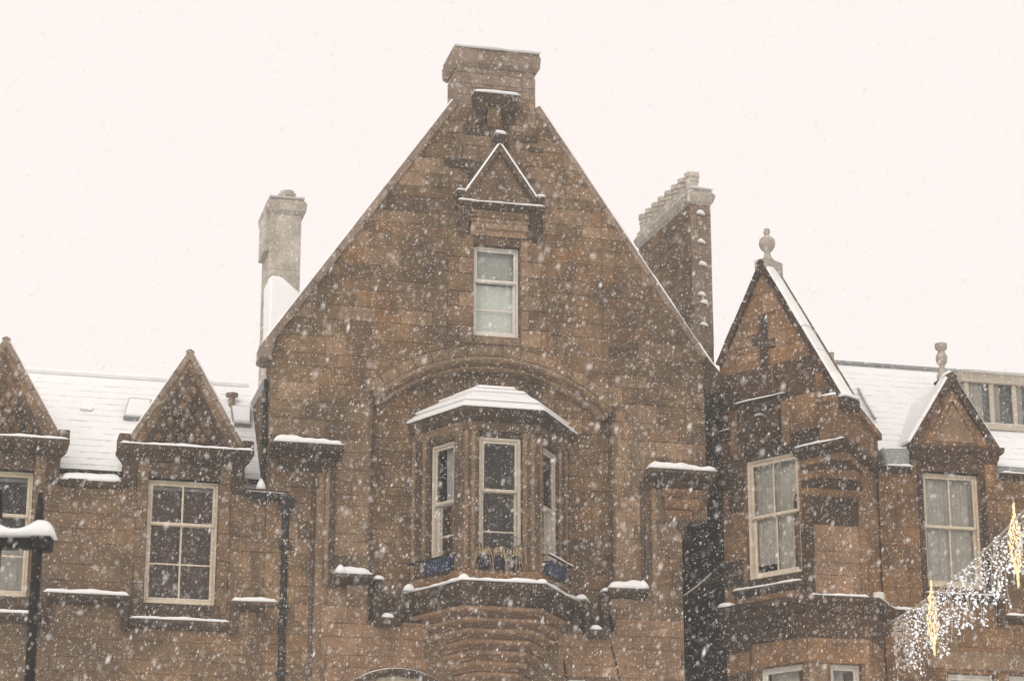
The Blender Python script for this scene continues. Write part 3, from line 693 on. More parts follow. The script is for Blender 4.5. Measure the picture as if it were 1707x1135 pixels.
for fr, a in ((FL, 0.05), (FL, 0.31), (FC, 0.06), (FC, 0.17), (FC, LC - 0.10), (FC, LC - 0.22), (FRT, 0.07), (FRT, LR - 0.12), (FRT, LR - 0.40)):
    obj('pier_roll', MB(fr).loft([[(a + dx, y, z) for dx, y in ((-0.035, 0.0), (-0.03, -0.02), (0.0, -0.03), (0.03, -0.02), (0.035, 0.0))] for z in (ZB0 + .002, ZB1 - .003)]), 'dressed', G)
obj('bay_lintel', MB().loft([ring(0.945, 0.845, 10.985), ring(0.945, 0.845, 11.12)]), 'stone', G)
obj('bay_inner_floor', MB().loft([ring(0.90, 0.80, ZB0 - 0.03), ring(0.90, 0.80, ZB0 - 0.01)]), 'soot', G)
obj('bay_cornice', MB().loft([ring(0.955, 0.86, 11.125), ring(0.975, 0.90, 11.16), ring(0.985, 0.93, 11.22), ring(1.0, 0.985, 11.26), ring(1.0, 1.0, 11.31)]), 'soot', G)
tiers = ((1.0, 1.0, 11.325, 0.91, 0.87, 11.44), (0.90, 0.85, 11.47, 0.66, 0.62, 11.66), (0.63, 0.58, 11.69, 0.50, 0.42, 11.78), (0.44, 0.38, 11.81, 0.30, 0.2, 11.87))
br = obj('bay_roof', MB().loft([ring(0.985, 0.985, 11.312), ring(0.93, 0.9, 11.36), ring(0.3, 0.2, 11.72)]), 'lead', G)
for k0, d0, za, k1, d1, zb in tiers:
    obj('snow', MB().loft([ring(k0, d0, za - 0.01), ring(k0 * 1.006, d0 * 1.012, za + 0.012), ring(k0 * 0.99, d0 * 0.985, za + 0.035), ring(k1, d1, zb), ring(k1 * 0.6, d1 * 0.4, zb + 0.005)]), 'snow', br, 0.006)
# bay windows: dark front, grey sheet behind the left glass, narrow right
sash(G, FL, 0.43, LL - 0.20, ZB0 + 0.01, ZB1 - 0.12, 0.05, 'ivory', 0.54, lh=(0.48,), curtain=[('grey_curtain', 0.33, 1.0, 0.0, 1.0, 0.14)], room=0.45)
obj('bay_head', MB(FL).box(0.425, LL - 0.195, 0.0, 0.22, ZB1 - 0.115, ZB1 + .003), 'soot', G, 0.01)
sash(G, FC, 0.27, LC - 0.27, ZB0 + 0.01, ZB1 - 0.08, 0.06, 'ivory', 0.60, lh=(0.44,), curtain=[('dark_room', 0.0, 1.0, 0.0, 0.1)], room=1.2)
obj('bay_head', MB(FC).box(0.265, LC - 0.265, 0.03, 0.22, ZB1 - 0.075, ZB1 + .003), 'soot', G, 0.01)
sash(G, FRT, 0.20, LR - 0.46, ZB0 + 0.01, ZB1 - 0.12, 0.05, 'ivory', 0.54, lh=(0.48,), curtain=[('grey_curtain', 0.0, 0.3, 0.0, 1.0, 0.14)], room=0.45)
obj('bay_head', MB(FRT).box(0.195, LR - 0.455, 0.0, 0.22, ZB1 - 0.115, ZB1 + .003), 'soot', G, 0.01)
# sill slab, apron, frieze and corbelling
obj('bay_apron', MB().loft([ring(0.955, 0.88, 8.66), ring(0.955, 0.88, 8.80), ring(0.935, 0.845, 8.855)]), 'stone_warm', G, label='orange stained apron stones under the bay windows')
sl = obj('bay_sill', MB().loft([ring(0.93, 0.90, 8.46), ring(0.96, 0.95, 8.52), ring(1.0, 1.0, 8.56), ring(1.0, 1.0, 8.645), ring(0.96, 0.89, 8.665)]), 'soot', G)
o3 = [(u, y, 8.648) for u, y in scale_out(1.0, 1.0)]
for i in range(3):
    p, q = Vector(o3[i]), Vector(o3[i + 1]); mid = Vector((-0.14, 0.1, 8.648)); inw = (mid - (p + q) / 2).normalized() * 0.11
    if i != 1:
        d = q - p; inw = Vector((-d.y, d.x, 0)).normalized() * 0.11
        if inw.dot(mid - p) < 0: inw = -inw
    obj('snow', MB().snow(p - inw * 0.12, q - inw * 0.12, inw, 0.05 if i == 1 else 0.04, 80 + i, 0.5), 'snow', sl, smooth=True)
for i, (u_, y_) in enumerate(((-1.36, 0.0), (-0.74, -1.0), (0.45, -1.0), (1.33, 0.0))):
    obj('snow', MB().snow((u_ - 0.09, y_ - 0.06, 8.65), (u_ + 0.09, y_ - 0.06, 8.65), (0, 0.13, 0), 0.085, 90 + i, 0.3), 'snow', sl, smooth=True)
# carved frieze, lumpy with worn leaf carving
mb = MB(); rnd = random.Random(44); base = ring(0.90, 0.86, 0)
mb.loft([ring(0.88, 0.83, 8.31), ring(0.91, 0.87, 8.34), ring(0.93, 0.90, 8.455)])
frz = obj('frieze', mb, 'soot', G)
mb = MB()
for i in range(3):
    p, q = Vector(base[i]), Vector(base[i + 1]); d = q - p; nn = Vector((d.y, -d.x, 0)).normalized()
    if nn.y > 0.3 and i == 1: nn = -nn
    m = int(d.length / 0.085)
    for j in range(m):
        for r_ in (0, 1):
            c = p + d * ((j + 0.5 * r_ + 0.25) / m); c.z = 8.365 + 0.055 * r_
            mb.octa(tuple(c + nn * 0.0), tuple((rnd.uniform(-.4, .4) * 0.05, 0, 0.08 + rnd.uniform(-.02, .02))), 0.038 + rnd.uniform(-0.01, 0.012))
obj('leaf_carving', mb, 'soot', frz, kind='stuff')
zz = 8.31
for i in range(8):
    k, d = 0.925 - 0.070 * i, 0.87 - 0.068 * i; h = 0.15
    prof = ((0.0, 0.965), (0.10, 1.0), (0.28, 1.035), (0.45, 1.03), (0.58, 0.985), (0.64, 0.93), (0.70, 0.87), (0.86, 0.855), (1.0, 0.90))
    rings = [ring(k * (0.5 + 0.5 * m), d * m, zz - h * t) for t, m in prof]
    obj('corbel_course', MB().loft(rings), 'stone_pink', G)
    zz -= h
obj('corbel_course', MB().loft([ring(0.36, 0.30, zz), ring(0.2, 0.1, zz - 0.6)]), 'stone_pink', G)
# guard rails on the side windows
for fr, L, a0, a1, z, hf in ((FL, LL, 0.10, LL - 0.06, 9.06, 0.0), (FRT, LR, 0.05, LR - 0.25, 9.12, 0.02)):
    r_ = obj('guard_rail', MB(fr).tube([(a0, -0.14, z), (a1, -0.14, z)], 0.014), 'iron', G)
    for a in (a0, a1): obj('rail_stay', MB(fr).tube([(a, -0.14, z), (a, 0.03, z + 0.01)], 0.012), 'iron', r_)
    if hf: obj('snow', MB(fr).snow((a0, -0.156, z + 0.01), (a1, -0.156, z + 0.01), (0, 0.032, 0), 0.02, 4), 'snow', r_, smooth=True)

# ---- side stacks of the gabled house
x0, zt = H(446, 345, 3.2); x1, _ = H(509, 345, 3.2); zb = 12.0; zc = zt
st = obj('chimney', MB().box(x0 + 0.06, x1 - 0.06, 3.2, 4.1, zb, zc + 0.02), 'pale', G, 0.01, label='pale rendered stack with one short pot')
sp = lay(x0 + 0.06, x1 - 0.06, zc - 1.75, zc - 0.14, hr=(0.26, 0.36), lr=(0.3, 0.5), seed=51)
stones(st, sp, Fr(0, 3.2), 'pale', 52, proud=0.004)
obj('chimney_cap', MB().loft([[(u, y, z) for u, y in ((x0 + .06 - d, 3.2 - d), (x1 - .06 + d, 3.2 - d), (x1 - .06 + d, 4.1 + d), (x0 + .06 - d, 4.1 + d))] for z, d in ((zc - 0.12, 0.0), (zc - 0.05, 0.07), (zc + 0.08, 0.08), (zc + 0.17, 0.02), (zc + 0.22, -0.03))]), 'pale', st)
obj('snow', MB().snow((x0 + 0.02, 3.16, zc + 0.18), (x1 - 0.02, 3.16, zc + 0.18), (0, 0.8, 0), 0.06, 9), 'snow', st, smooth=True)
obj('side_buttress', MB().box(x0 - 0.02, x0 + 0.07, 3.3, 4.0, zc - 0.75, zc - 0.05), 'pale', st, 0.01)
px, pz_ = H(480, 328, 3.5)
pot = obj('chimney_pot', MB().lathe((px, 3.6, zc + 0.2), [(0.15, 0), (0.15, 0.06), (0.13, 0.07), (0.135, 0.14), (0.155, 0.15), (0.155, 0.2), (0.12, 0.21), (0.12, 0.25)]), 'pale', st)
obj('snow', MB().lathe((px, 3.6, zc + 0.44), [(0.12, 0.0), (0.11, 0.03), (0.05, 0.06), (0.0, 0.065)]), 'snow', pot, smooth=True)
a = [H(450, 458, 2.2), H(470, 460, 2.2), H(503, 490, 2.2), H(503, 560, 2.2), H(448, 560, 2.2)]
obj('skew_wall', MB().prism(list(reversed([(p[0], p[1]) for p in a])), 2.2, 2.9), 'snow', G, 0.04)
# long stack with a row of pots on the right flank
u_, z_ = H(1150, 328, 2.2); RC = Fr(u_, 2.2, 4)
ztop = z_; wid = 0.38; dep = 2.5
rs = obj('chimney', MB(RC).box(0, wid, 0, dep, 10.5, ztop), 'stone', G, 0.01, label='long brown stack carrying a receding row of pots')
sp = lay(0, dep, ztop - 2.7, ztop - 0.15, hr=(0.22, 0.30), lr=(0.4, 0.8), seed=61)
SF = Fr(*RC.pt(0, 0, 0)[:2], 94)     # the long side wall, seen from the street
q0 = RC.pt(0, dep, 0); SF = Fr(q0[0], q0[1], 4 - 90)
stones(rs, sp, SF, 'stone', 62)
sp = lay(0.0, wid, ztop - 2.7, ztop - 0.15, hr=(0.22, 0.30), lr=(0.2, 0.4), seed=63)
stones(rs, sp, RC, 'skew', 64)
obj('chimney_cap', MB(RC).loft([[(u, y, z) for u, y in ((-d, -d), (wid + d, -d), (wid + d, dep + d), (-d, dep + d))] for z, d in ((ztop - 0.13, 0.0), (ztop - 0.07, 0.04), (ztop + 0.02, 0.07), (ztop + 0.05, 0.07), (ztop + 0.12, 0.02), (ztop + 0.17, 0.02))]), 'pale', rs)
obj('snow', MB(RC).snow((-0.04, -0.05, ztop + 0.155), (wid + 0.04, -0.05, ztop + 0.155), (0, 0.4, 0), 0.05, 19), 'snow', rs, smooth=True)
for i in range(8):
    c = RC.pt(0.11, 0.16 + 0.32 * i, ztop + 0.16)
    pt_ = obj('chimney_pot', MB().lathe(c, [(0.115, 0), (0.11, 0.16), (0.125, 0.165), (0.125, 0.2), (0.11, 0.205), (0.11, 0.24), (0.135, 0.25), (0.135, 0.33), (0.10, 0.335), (0.10, 0.30)]), 'pale', rs)
    obj('snow', MB().lathe((c[0], c[1], c[2] + 0.325), [(0.135, 0), (0.12, 0.025), (0.05, 0.04), (0.0, 0.042)]), 'snow', pt_, smooth=True)
for i, (px, py) in enumerate(((1166, 355), (1168, 402), (1170, 440), (1168, 490), (1172, 503), (1172, 540))):
    a_, c_ = RC.hit(px, py); obj('snow', MB(RC).snow((a_ - 0.07, -0.05, c_ - 0.03), (a_ + 0.08, -0.05, c_ - 0.05), (0, 0.07, 0), 0.07, 100 + i, 0.5), 'snow', rs, smooth=True)

# ------------------------------------------------------------------ snow-covered slate roofs
SL = math.tan(R(50))
def slate_roof(parent, u0, u1, y0, z0, y1, seed, name='roof', row=0.105, seg=0.24):
    """courses of slates, each a small step, under a skin of snow"""
    rnd = random.Random(seed); n = int((y1 - y0) / row); mb = MB(); m = int((u1 - u0) / seg)
    for i in range(n):
        ya, yb = y0 + row * i, y0 + row * (i + 1) + 0.02
        off = 0.5 * (i % 2)
        us = [u0] + [u0 + (u1 - u0) * (j + off + rnd.uniform(-.1, .1)) / m for j in range(1, m)] + [u1]
        for j in range(m):
            lift = 0.011 + rnd.uniform(-0.005, 0.006); za, zb = z0 + (ya - y0) * SL, z0 + (yb - y0) * SL
            a, b = us[j], us[j + 1]; yl = ya + rnd.uniform(-0.008, 0.008)
            mb.add([(a, yl, za + lift), (b, yl, za + lift), (b, yb, zb), (a, yb, zb)], [(0, 1, 2, 3)], 0)
            mb.add([(a, yl, za - 0.02), (b, yl, za - 0.02), (b, yl, za + lift), (a, yl, za + lift)], [(0, 1, 2, 3)], 1)
    zt = z0 + (y1 - y0) * SL
    mb.add([(u0, y0, z0 - .03), (u1, y0, z0 - .03), (u1, y1, zt - .03), (u0, y1, zt - .03), (u0, y1 + (zt - z0) / SL, z0), (u1, y1 + (zt - z0) / SL, z0)], [(0, 1, 2, 3), (3, 2, 5, 4)], 0)
    return obj(name, mb, ['snow', 'slate'], parent, kind=None)
def roof_box(parent, name, pxs, y0, z0, h, mats, bevel=0.01):
    """a low box lying on a roof plane, its corners given in the photograph"""
    pts = [Vector(plane_hit(px, py, y0, z0, SL)) for px, py in pxs]; nrm = Vector((0, -SL, 1)).normalized() * h
    mb = MB(); q = [tuple(p + nrm * 0.1) for p in pts] + [tuple(p + nrm) for p in pts]
    mb.add(q, [(0, 1, 2, 3), (4, 5, 6, 7)] + [(i, (i + 1) % 4, (i + 1) % 4 + 4, i + 4) for i in range(4)])
    return obj(name, mb, mats, parent, bevel), pts, nrm

# ================================================================== THE LEFT HOUSE
LH = root('dormered_house', 'buff sandstone house with diamond-carved wallhead gables and snowy slate roof', 'building', -6.4)
FH = Fr(0, 0.10)
DC = (-4.785, -7.53)
WZ0, WZ1 = 8.30, 10.20
wins = [(uc - 0.53, uc + 0.53, WZ0, WZ1) for uc in DC]
dbod = [(uc - 0.90, uc + 0.90) for uc in DC]
wallhead = 10.02
hl = list(wins)
cut = [(-9.6, DC[1] - 0.9, wallhead, 10.7), (DC[1] + 0.9, DC[0] - 0.9, wallhead, 10.7), (DC[0] + 0.9, -3.3, wallhead, 10.7)]
backing(LH, -9.6, -3.3, 0.0, 10.45, hl + cut, [], FH, 'mortar', 0.5)
lp = lay(-9.6, -3.3, 7.0, 10.02, [(w[0] - 0.17, w[1] + 0.17, w[2] - 0.12, w[3] + 0.5) for w in wins], hr=(0.19, 0.32), lr=(0.4, 0.95), seed=101)
stones(LH, lp, FH, 'stone_left', 102)
for i, (w, uc) in enumerate(zip(wins, DC)):
    rnd = random.Random(110 + i); c = WZ0 - 0.12
    while c < 10.44:
        h = min(rnd.uniform(0.28, 0.42), 10.45 - c)
        if 10.45 - c - h < 0.1: h = 10.45 - c
        for x0, x1 in ((w[0] - 0.17, w[0] - 0.002), (w[1] + 0.002, w[1] + 0.17)):
            q = stone_mb([(x0, c), (x1, c), (x1, c + h), (x0, c + h)], FH, rnd, 0.02, 0.004)
            obj('jamb_stone', q, 'stone_left', LH)
        c += h
    for x0, x1 in ((uc - 0.90, w[0] - 0.17), (w[1] + 0.17, uc + 0.90)):
        for p in lay(x0, x1, 10.02, 10.45, hr=(0.2, 0.25), lr=(0.2, 0.4), seed=112 + i):
            q = stone_mb(p, FH, rnd)
            if q: obj('stone', q, 'soot', LH)
    obj('lintel', MB(FH).box(w[0] + .002, w[1] - .002, -0.018, 0.3, WZ1, 10.448), 'soot', LH, 0.012)
    sash(LH, FH, w[0] + .004, w[1] - .004, WZ0 + 0.01, WZ1 - 0.004, 0.10, 'cream', 0.655, uv=(0.5,), lv=(0.5,), lh=(0.47,), room=0.9, fw=0.035,
         curtain=[('red_curtain', 0.0, 0.46, 0.0, 1.0, 0.3), ('red_curtain', 0.52, 1.0, 0.0, 1.0, 0.3)] if i == 0 else [('net', 0.0, 1.0, 0.0, 0.55, 0.25)])
    # cornice of the wallhead gable
    cz = 10.66
    def rg(d, b, z): return [(uc - 0.90 - d, 0.4, z), (uc - 0.90 - d, -b, z), (uc + 0.90 + d, -b, z), (uc + 0.90 + d, 0.4, z)]
    co = obj('gable_cornice', MB(FH).loft([rg(0.0, 0.03, 10.455), rg(0.02, 0.06, 10.50), rg(0.06, 0.15, 10.55), rg(0.11, 0.21, 10.60), rg(0.11, 0.22, cz)]), 'soot', LH)
    obj('snow', MB(FH).snow((uc - 1.0, -0.21, cz - .005), (uc + 1.0, -0.21, cz - .005), (0, 0.2, 0), 0.045, 120 + i, 0.4), 'snow', co, smooth=True)
    gb = obj('gable', MB(FH).prism([(uc - 0.90, cz), (uc + 0.90, cz), (uc, 12.16)], -0.03, 0.40), 'stone_left', LH)
    for s in (-1, 1):
        kb = obj('kneeler', MB(FH).box(uc + s * 0.84, uc + s * 1.01, -0.13, 0.3, cz + .004, cz + 0.17), 'soot', gb, 0.015)
    coping(LH, (uc - 0.93, cz + 0.02), (uc, 12.24), 4, FH, 'skew', -0.09, -0.06, 0.42, 130 + i, 0.02)
    coping(LH, (uc + 0.93, cz + 0.02), (uc, 12.24), 4, FH, 'skew', 0.08, -0.06, 0.42, 134 + i, 0.02)
    obj('gap_shade_panel', MB(FH).prism([(uc - 0.66, cz + 0.03), (uc + 0.66, cz + 0.03), (uc, 11.95)], -0.036, -0.02), 'soot', gb)  # dark sheet that puts shade into the gaps between the diamonds
    du, dz = 0.165, 0.25; rows = 7
    for r_ in range(rows):
        z = cz + 0.16 + r_ * dz * 0.5; lim = (12.16 - z) / 1.5 * 0.90 - 0.20
        k = 0 if r_ % 2 else 0.5
        for j in range(-6, 7):
            x = (j + k) * du
            if abs(x) + du * 0.4 > lim: continue
            mb = MB(FH); w_, h_ = du * 0.42, dz * 0.42; f = -0.085 - rnd.uniform(0, 0.02)
            mb.add([(uc + x, -0.03, z - h_), (uc + x + w_, -0.03, z), (uc + x, -0.03, z + h_), (uc + x - w_, -0.03, z),
                    (uc + x, f, z - h_ * 0.55), (uc + x + w_ * .6, f + .01, z), (uc + x, f + .015, z + h_ * 0.55), (uc + x - w_ * .6, f + .01, z)],
                   [(4, 5, 6, 7), (0, 1, 5, 4), (1, 2, 6, 5), (2, 3, 7, 6), (3, 0, 4, 7)])
            obj('carved_diamond', mb, 'soot' if rnd.random() < 0.25 else 'stone_left', gb)
# strings and sills
def two(px0, py0, px1, py1, fr): 
    a0, c0 = fr.hit(px0, py0, -0.12); a1, c1 = fr.hit(px1, py1, -0.12); return a0, a1, (c0 + c1) / 2
a0, a1, c = two(77, 985, 220, 991, FH); zs = c
a0, a1, c2 = two(215, 1027, 345, 1034, FH)
for uc in DC:
    ledge(LH, FH, uc - 0.74, uc + 0.74, c2, -0.14, 0.15, 'soot', snow=0.04, seed=int(140 + uc), name='window_sill')
    obj('sill_block', MB(FH).box(uc - 0.6, uc + 0.6, -0.04, 0.2, c2 + .002, WZ0 + 0.012), 'soot', LH, 0.01)
    for s in (-1, 1):
        obj('string_drop', MB(FH).box(uc + s * 0.74, uc + s * 0.84, -0.13, 0.0, c2 - 0.2, zs - 0.05), 'soot', LH, 0.02)
ledge(LH, FH, DC[1] + 0.74, DC[0] - 0.74, zs, -0.15, 0.16, 'soot', snow=0.06, seed=151, name='string_course')
ledge(LH, FH, DC[0] + 0.74, -3.33, zs, -0.15, 0.16, 'soot', snow=0.055, seed=152, name='string_course')
ledge(LH, FH, -9.6, DC[1] - 0.74, zs, -0.15, 0.16, 'soot', snow=0.055, seed=153, name='string_course')
# wallhead: eaves course, snow-laden lead slope, gutter
for x0, x1, sd in ((DC[1] + 0.9, DC[0] - 0.9, 1), (DC[0] + 0.9, -3.56, 2), (-9.6, DC[1] - 0.9, 3)):
    e_ = obj('eaves_course', MB(FH).loft([[(a, y, z) for y, z in ((0.5, 9.98), (0.0, 9.98), (-0.09, 10.02), (-0.12, 10.07), (-0.10, 10.10), (0.5, 10.16))] for a in (x0 + .003, x1 - .003)]), 'soot', LH)
    if sd != 2:
        obj('snow', MB(FH).snow((x0 + 0.03, -0.08, 10.085), (x1 - 0.03, -0.08, 10.085), (0, 0.4, 0.10), 0.11, 160 + sd, 0.12), 'snow', e_, smooth=True)
    obj('gutter', MB(FH).tube([(x0, 0.34, 10.31), (x1, 0.34, 10.31)], 0.045), 'iron', LH)
yr = plane_hit(250, 631, 0.42, 10.12, SL)[1]
rf = slate_roof(LH, -9.8, -3.56, 0.42, 10.12, yr, 170)
zr = 10.12 + (yr - 0.42) * SL
obj('ridge_roll', MB().tube([(-9.8, yr, zr + 0.01), (-3.58, yr, zr + 0.01)], 0.05), 'snow', LH)
for uc in DC:
    obj('gable_roof', MB(FH).prism([(uc - 0.90, 10.7), (uc + 0.90, 10.7), (uc, 12.05)], 0.42, 1.7), 'snow', LH)
for i, pxs in enumerate((((205, 701), (248, 704), (252, 672), (214, 669)), ((388, 712), (417, 714), (418, 684), (384, 682)))):
    b_, pts, nrm = roof_box(LH, 'skylight', pxs, 0.42, 10.12, 0.09, 'lead')
    c_ = sum(pts, Vector()) / 4
    q = [tuple(c_ + (p - c_) * 0.86 + nrm * 1.05) for p in pts]
    q[2] = tuple(Vector(q[2]) - (Vector(q[2]) - Vector(q[1])) * 0.14); q[3] = tuple(Vector(q[3]) - (Vector(q[3]) - Vector(q[0])) * 0.14)
    up_ = Vector((0, 0, 0.03))
    obj('snow', MB().add(q + [tuple(Vector(p) + up_) for p in q], [(0, 1, 2, 3), (4, 5, 6, 7)] + [(k, (k + 1) % 4, (k + 1) % 4 + 4, k + 4) for k in range(4)]), 'snow', b_)
roof_box(LH, 'slate_vent', ((133, 685), (154, 686), (154, 680), (134, 679)), 0.42, 10.12, 0.05, 'slate')
vp = plane_hit(386, 676, 0.42, 10.12, SL)
v_ = obj('vent_pipe', MB().lathe(vp, [(0.05, -0.1), (0.05, 0.13), (0.10, 0.15), (0.10, 0.2), (0.0, 0.21)], 8), 'skew', LH)
obj('snow', MB().lathe((vp[0], vp[1], vp[2] + 0.2), [(0.1, 0), (0.08, 0.03), (0, 0.05)], 8), 'snow', v_)
# rain pipe with hopper, and a slack cable
pts = [FH.hit(px, py, -0.09) for px, py in ((478, 832), (476, 900), (472, 1000), (465, 1135))]
u_ = sum(p[0] for p in pts) / 4
dp = obj('downpipe', MB(FH).tube([(u_, -0.09, 0.2), (u_, -0.09, pts[0][1] - 0.1)], 0.065, 8), 'iron', LH)
obj('hopper', MB(FH).loft([[(u_ - w, -0.02, z), (u_ - w, -0.05 - d, z), (u_ + w, -0.05 - d, z), (u_ + w, -0.02, z)] for z, w, d in ((pts[0][1] - 0.2, 0.07, 0.09), (pts[0][1] - 0.05, 0.12, 0.14), (pts[0][1] + 0.04, 0.13, 0.15))]), 'iron', dp)
for z in (7.3, 8.3, 9.2): obj('pipe_bracket', MB(FH).box(u_ - 0.09, u_ + 0.09, -0.16, -0.01, z, z + 0.05), 'iron', dp)
obj('eaves_gutter', MB(FH).tube([(-3.86, -0.14, 10.0), (-3.3, -0.14, 9.99), (u_ + 0.02, -0.12, 9.93)], 0.06, 8), 'iron', LH)
obj('cable', MB(FH).tube([(FH.hit(px, py, -0.05)[0], -0.05, FH.hit(px, py, -0.05)[1]) for px, py in ((443, 860), (445, 950), (444, 1020), (450, 1080), (453, 1135))], 0.012, 5), 'iron', LH)
# vent pipe up the flank of the gabled house
a_, c_ = H(446, 745, -0.05); _, d_ = H(443, 590, -0.05)
fp = obj('flank_pipe', MB().tube([(-3.60, 0.12, c_ - 0.5), (-3.60, 0.12, d_ - 0.35)], 0.035, 8), 'iron', G)
for z in (c_ + 0.1, c_ + 0.7): obj('pipe_bracket', MB().box(-3.66, -3.53, 0.07, 0.17, z, z + 0.05), 'iron', fp)
obj('snow', MB().snow((-3.70, 0.03, c_ - 0.62), (-3.56, 0.03, c_ - 0.62), (0, 0.3, 0), 0.35, 171, 0.2), 'snow', fp, smooth=True)

# ================================================================== THE RIGHT HOUSE
RH = root('turreted_house', 'orange sandstone house with pointed corner gable, ball finials and net curtains', 'building', 6.5)
TA = Fr(3.886, 0.60, -57.0)
P0 = TA.pt(0, 0, 0); P1 = TA.pt(1.56, 0, 0); PK = TA.pt(2.44, 0, 0)
TC = Fr(PK[0], PK[1], 54.0); LCC = (0.0 - PK[1]) / math.sin(R(54))
ca = (P1[1] - PK[1]) / math.sin(R(54)); P2 = TC.pt(ca, 0, 0); P3 = TC.pt(LCC + 0.25, 0, 0)
TF = Fr(P1[0], P1[1], 0.0); LF = P2[0] - P1[0]
TW = (0.45, 1.51, 9.11, 11.06)
lowA = (0.60, 1.46, 5.6, 7.72)
fa0, fc0 = TF.hit(1380, 1106, 0.1); fa1, _ = TF.hit(1432, 1106, 0.1); lowF = (fa0, min(fa1, LF - 0.1), 5.6, fc0)
z_sill = TA.hit(1332, 968)[1]
backing(RH, 0.0, 1.56, 0.0, 11.06, [TW, lowA], [], TA, 'mortar_warm', 0.4)
backing(RH, 0.0, LF, 0.0, 10.4, [lowF], [], TF, 'mortar_warm', 0.4)
backing(RH, ca, LCC + 0.3, 0.0, 11.0, [], [], TC, 'mortar_warm', 0.4)
stones(RH, lay(0.0, 1.555, 7.0, 11.06, [(TW[0] - .002, TW[1] + .002, TW[2] - 0.5, TW[3] + .01), (lowA[0] - .1, lowA[1] + .1, 5, lowA[3] + .3), (0, 1.56, 8.1, 8.72)], hr=(0.28, 0.45), lr=(0.3, 0.6), seed=201), TA, lambda x, z, r: 'soot_warm' if r.random() < 0.5 else 'stone_warm', 202)
stones(RH, lay(0.005, LF - .005, 7.0, 10.35, [(lowF[0] - .05, lowF[1] + .05, 5, lowF[3] + .3), (0, LF, 8.1, 8.72)], hr=(0.26, 0.45), lr=(0.9, 1.4), seed=203), TF, lambda x, z, r: 'soot_warm' if z > 9.85 else ('dressed' if r.random() < 0.4 else 'stone_pink'), 204)
for x0, x1 in ((0.0, 0.15), (LF - 0.10, LF)):
    obj('corner_strip', MB(TF).loft([[(x, y, z) for x, y in ((x0, 0.0), (x0, -0.05), (x0 + 0.02, -0.065), (x1 - 0.02, -0.065), (x1, -0.05), (x1, 0.0))] for z in (8.73, 10.32)]), 'stone_warm' if x0 else 'soot_warm', RH)
stones(RH, lay(ca + .005, LCC + 0.2, 7.0, 10.95, [(0, 3, 8.1, 8.72)], hr=(0.3, 0.5), lr=(0.5, 0.9), seed=205), TC, 'stone_warm', 206)
# pointed upper storey over the splayed corner
gA, gL, gR = (0.93, 14.36), (-0.05, 12.76), (2.46, 11.72)
obj('gable', MB(TA).prism([(0.0, 11.065), (2.43, 11.065), (2.43, 11.74), (0.93, 14.30), (0.0, 12.78)], 0.0, 0.42), 'mortar_warm', RH)
hA, hB = half(gR, gA), half(gA, gL)
stones(RH, lay(0.0, 2.43, 11.065, 14.2, [(0.36, 1.22, 11.1, 12.0), (0.80, 1.04, 12.45, 13.40)], [in_(hA, 0.12), in_(hB, 0.12)], hr=(0.24, 0.36), lr=(0.35, 0.7), seed=207), TA, lambda x, z, r: 'soot_warm' if (z < 12.5 and r.random() < 0.72) else ('stone_pink' if r.random() < 0.4 else 'stone_warm'), 208)
cA, cB = TC.hit(1415, 668, 0.0), TC.hit(1480, 742, 0.0)
obj('gable', MB(TC).prism([(0.0, 11.03), (LCC + 0.3, 11.0), (LCC + 0.3, cB[1]), (0.0, 11.70)], 0.002, 0.42), 'mortar_warm', RH)
stones(RH, lay(0.01, LCC + 0.25, 11.04, 11.75, halves=[half((LCC + 0.3, cB[1] - 0.1), (0.0, 11.60))], hr=(0.25, 0.36), lr=(0.4, 0.8), seed=209), TC, 'stone_warm', 210)
coping(RH, gL, gA, 5, TA, 'soot_warm', -0.11, -0.06, 0.45, 211, 0.015)
coping(RH, gR, gA, 6, TA, 'soot_warm', 0.11, -0.06, 0.30, 212, 0.05)
coping(RH, (LCC + 0.32, cB[1] + 0.02), (-0.02, 11.80), 3, TC, 'stone_warm', 0.12, -0.07, 0.45, 213, 0.04)
kx = TA.pt(2.40, -0.05, 11.62); obj('kneeler', MB(TA).box(2.36, 2.52, -0.09, 0.3, 11.55, 11.74), 'soot_warm', RH, 0.02)
obj('snow', MB(TA).snow((2.40, -0.1, 11.735), (2.56, -0.1, 11.735), (0, 0.35, 0), 0.09, 214), 'snow', RH.children[-1], smooth=True)
# loop in the gable: dark cross of moulded stone round a slit
cx_ = 0.92
cr = obj('cross_loop', MB(TA).prism([(cx_ - 0.075, 12.46), (cx_ + 0.075, 12.46), (cx_ + 0.075, 12.82), (cx_ + 0.23, 12.82), (cx_ + 0.23, 12.98), (cx_ + 0.075, 12.98), (cx_ + 0.075, 13.40), (cx_ - 0.075, 13.40), (cx_ - 0.075, 13.12), (cx_ - 0.23, 13.12), (cx_ - 0.23, 12.92), (cx_ - 0.075, 12.92)], -0.035, 0.02), 'soot_warm', RH, 0.01)
obj('slit', MB(TA).box(cx_ - 0.03, cx_ + 0.03, -0.04, 0.0, 12.55, 13.32), 'dark_room', cr)
ledge(RH, TA, 0.34, 1.36, 12.02, -0.10, 0.07, 'soot_warm', snow=0.02, seed=215, name='string_course')
ledge(RH, TA, 0.02, 0.22, 11.62, -0.10, 0.07, 'soot_warm', snow=0.02, seed=216, name='string_course')
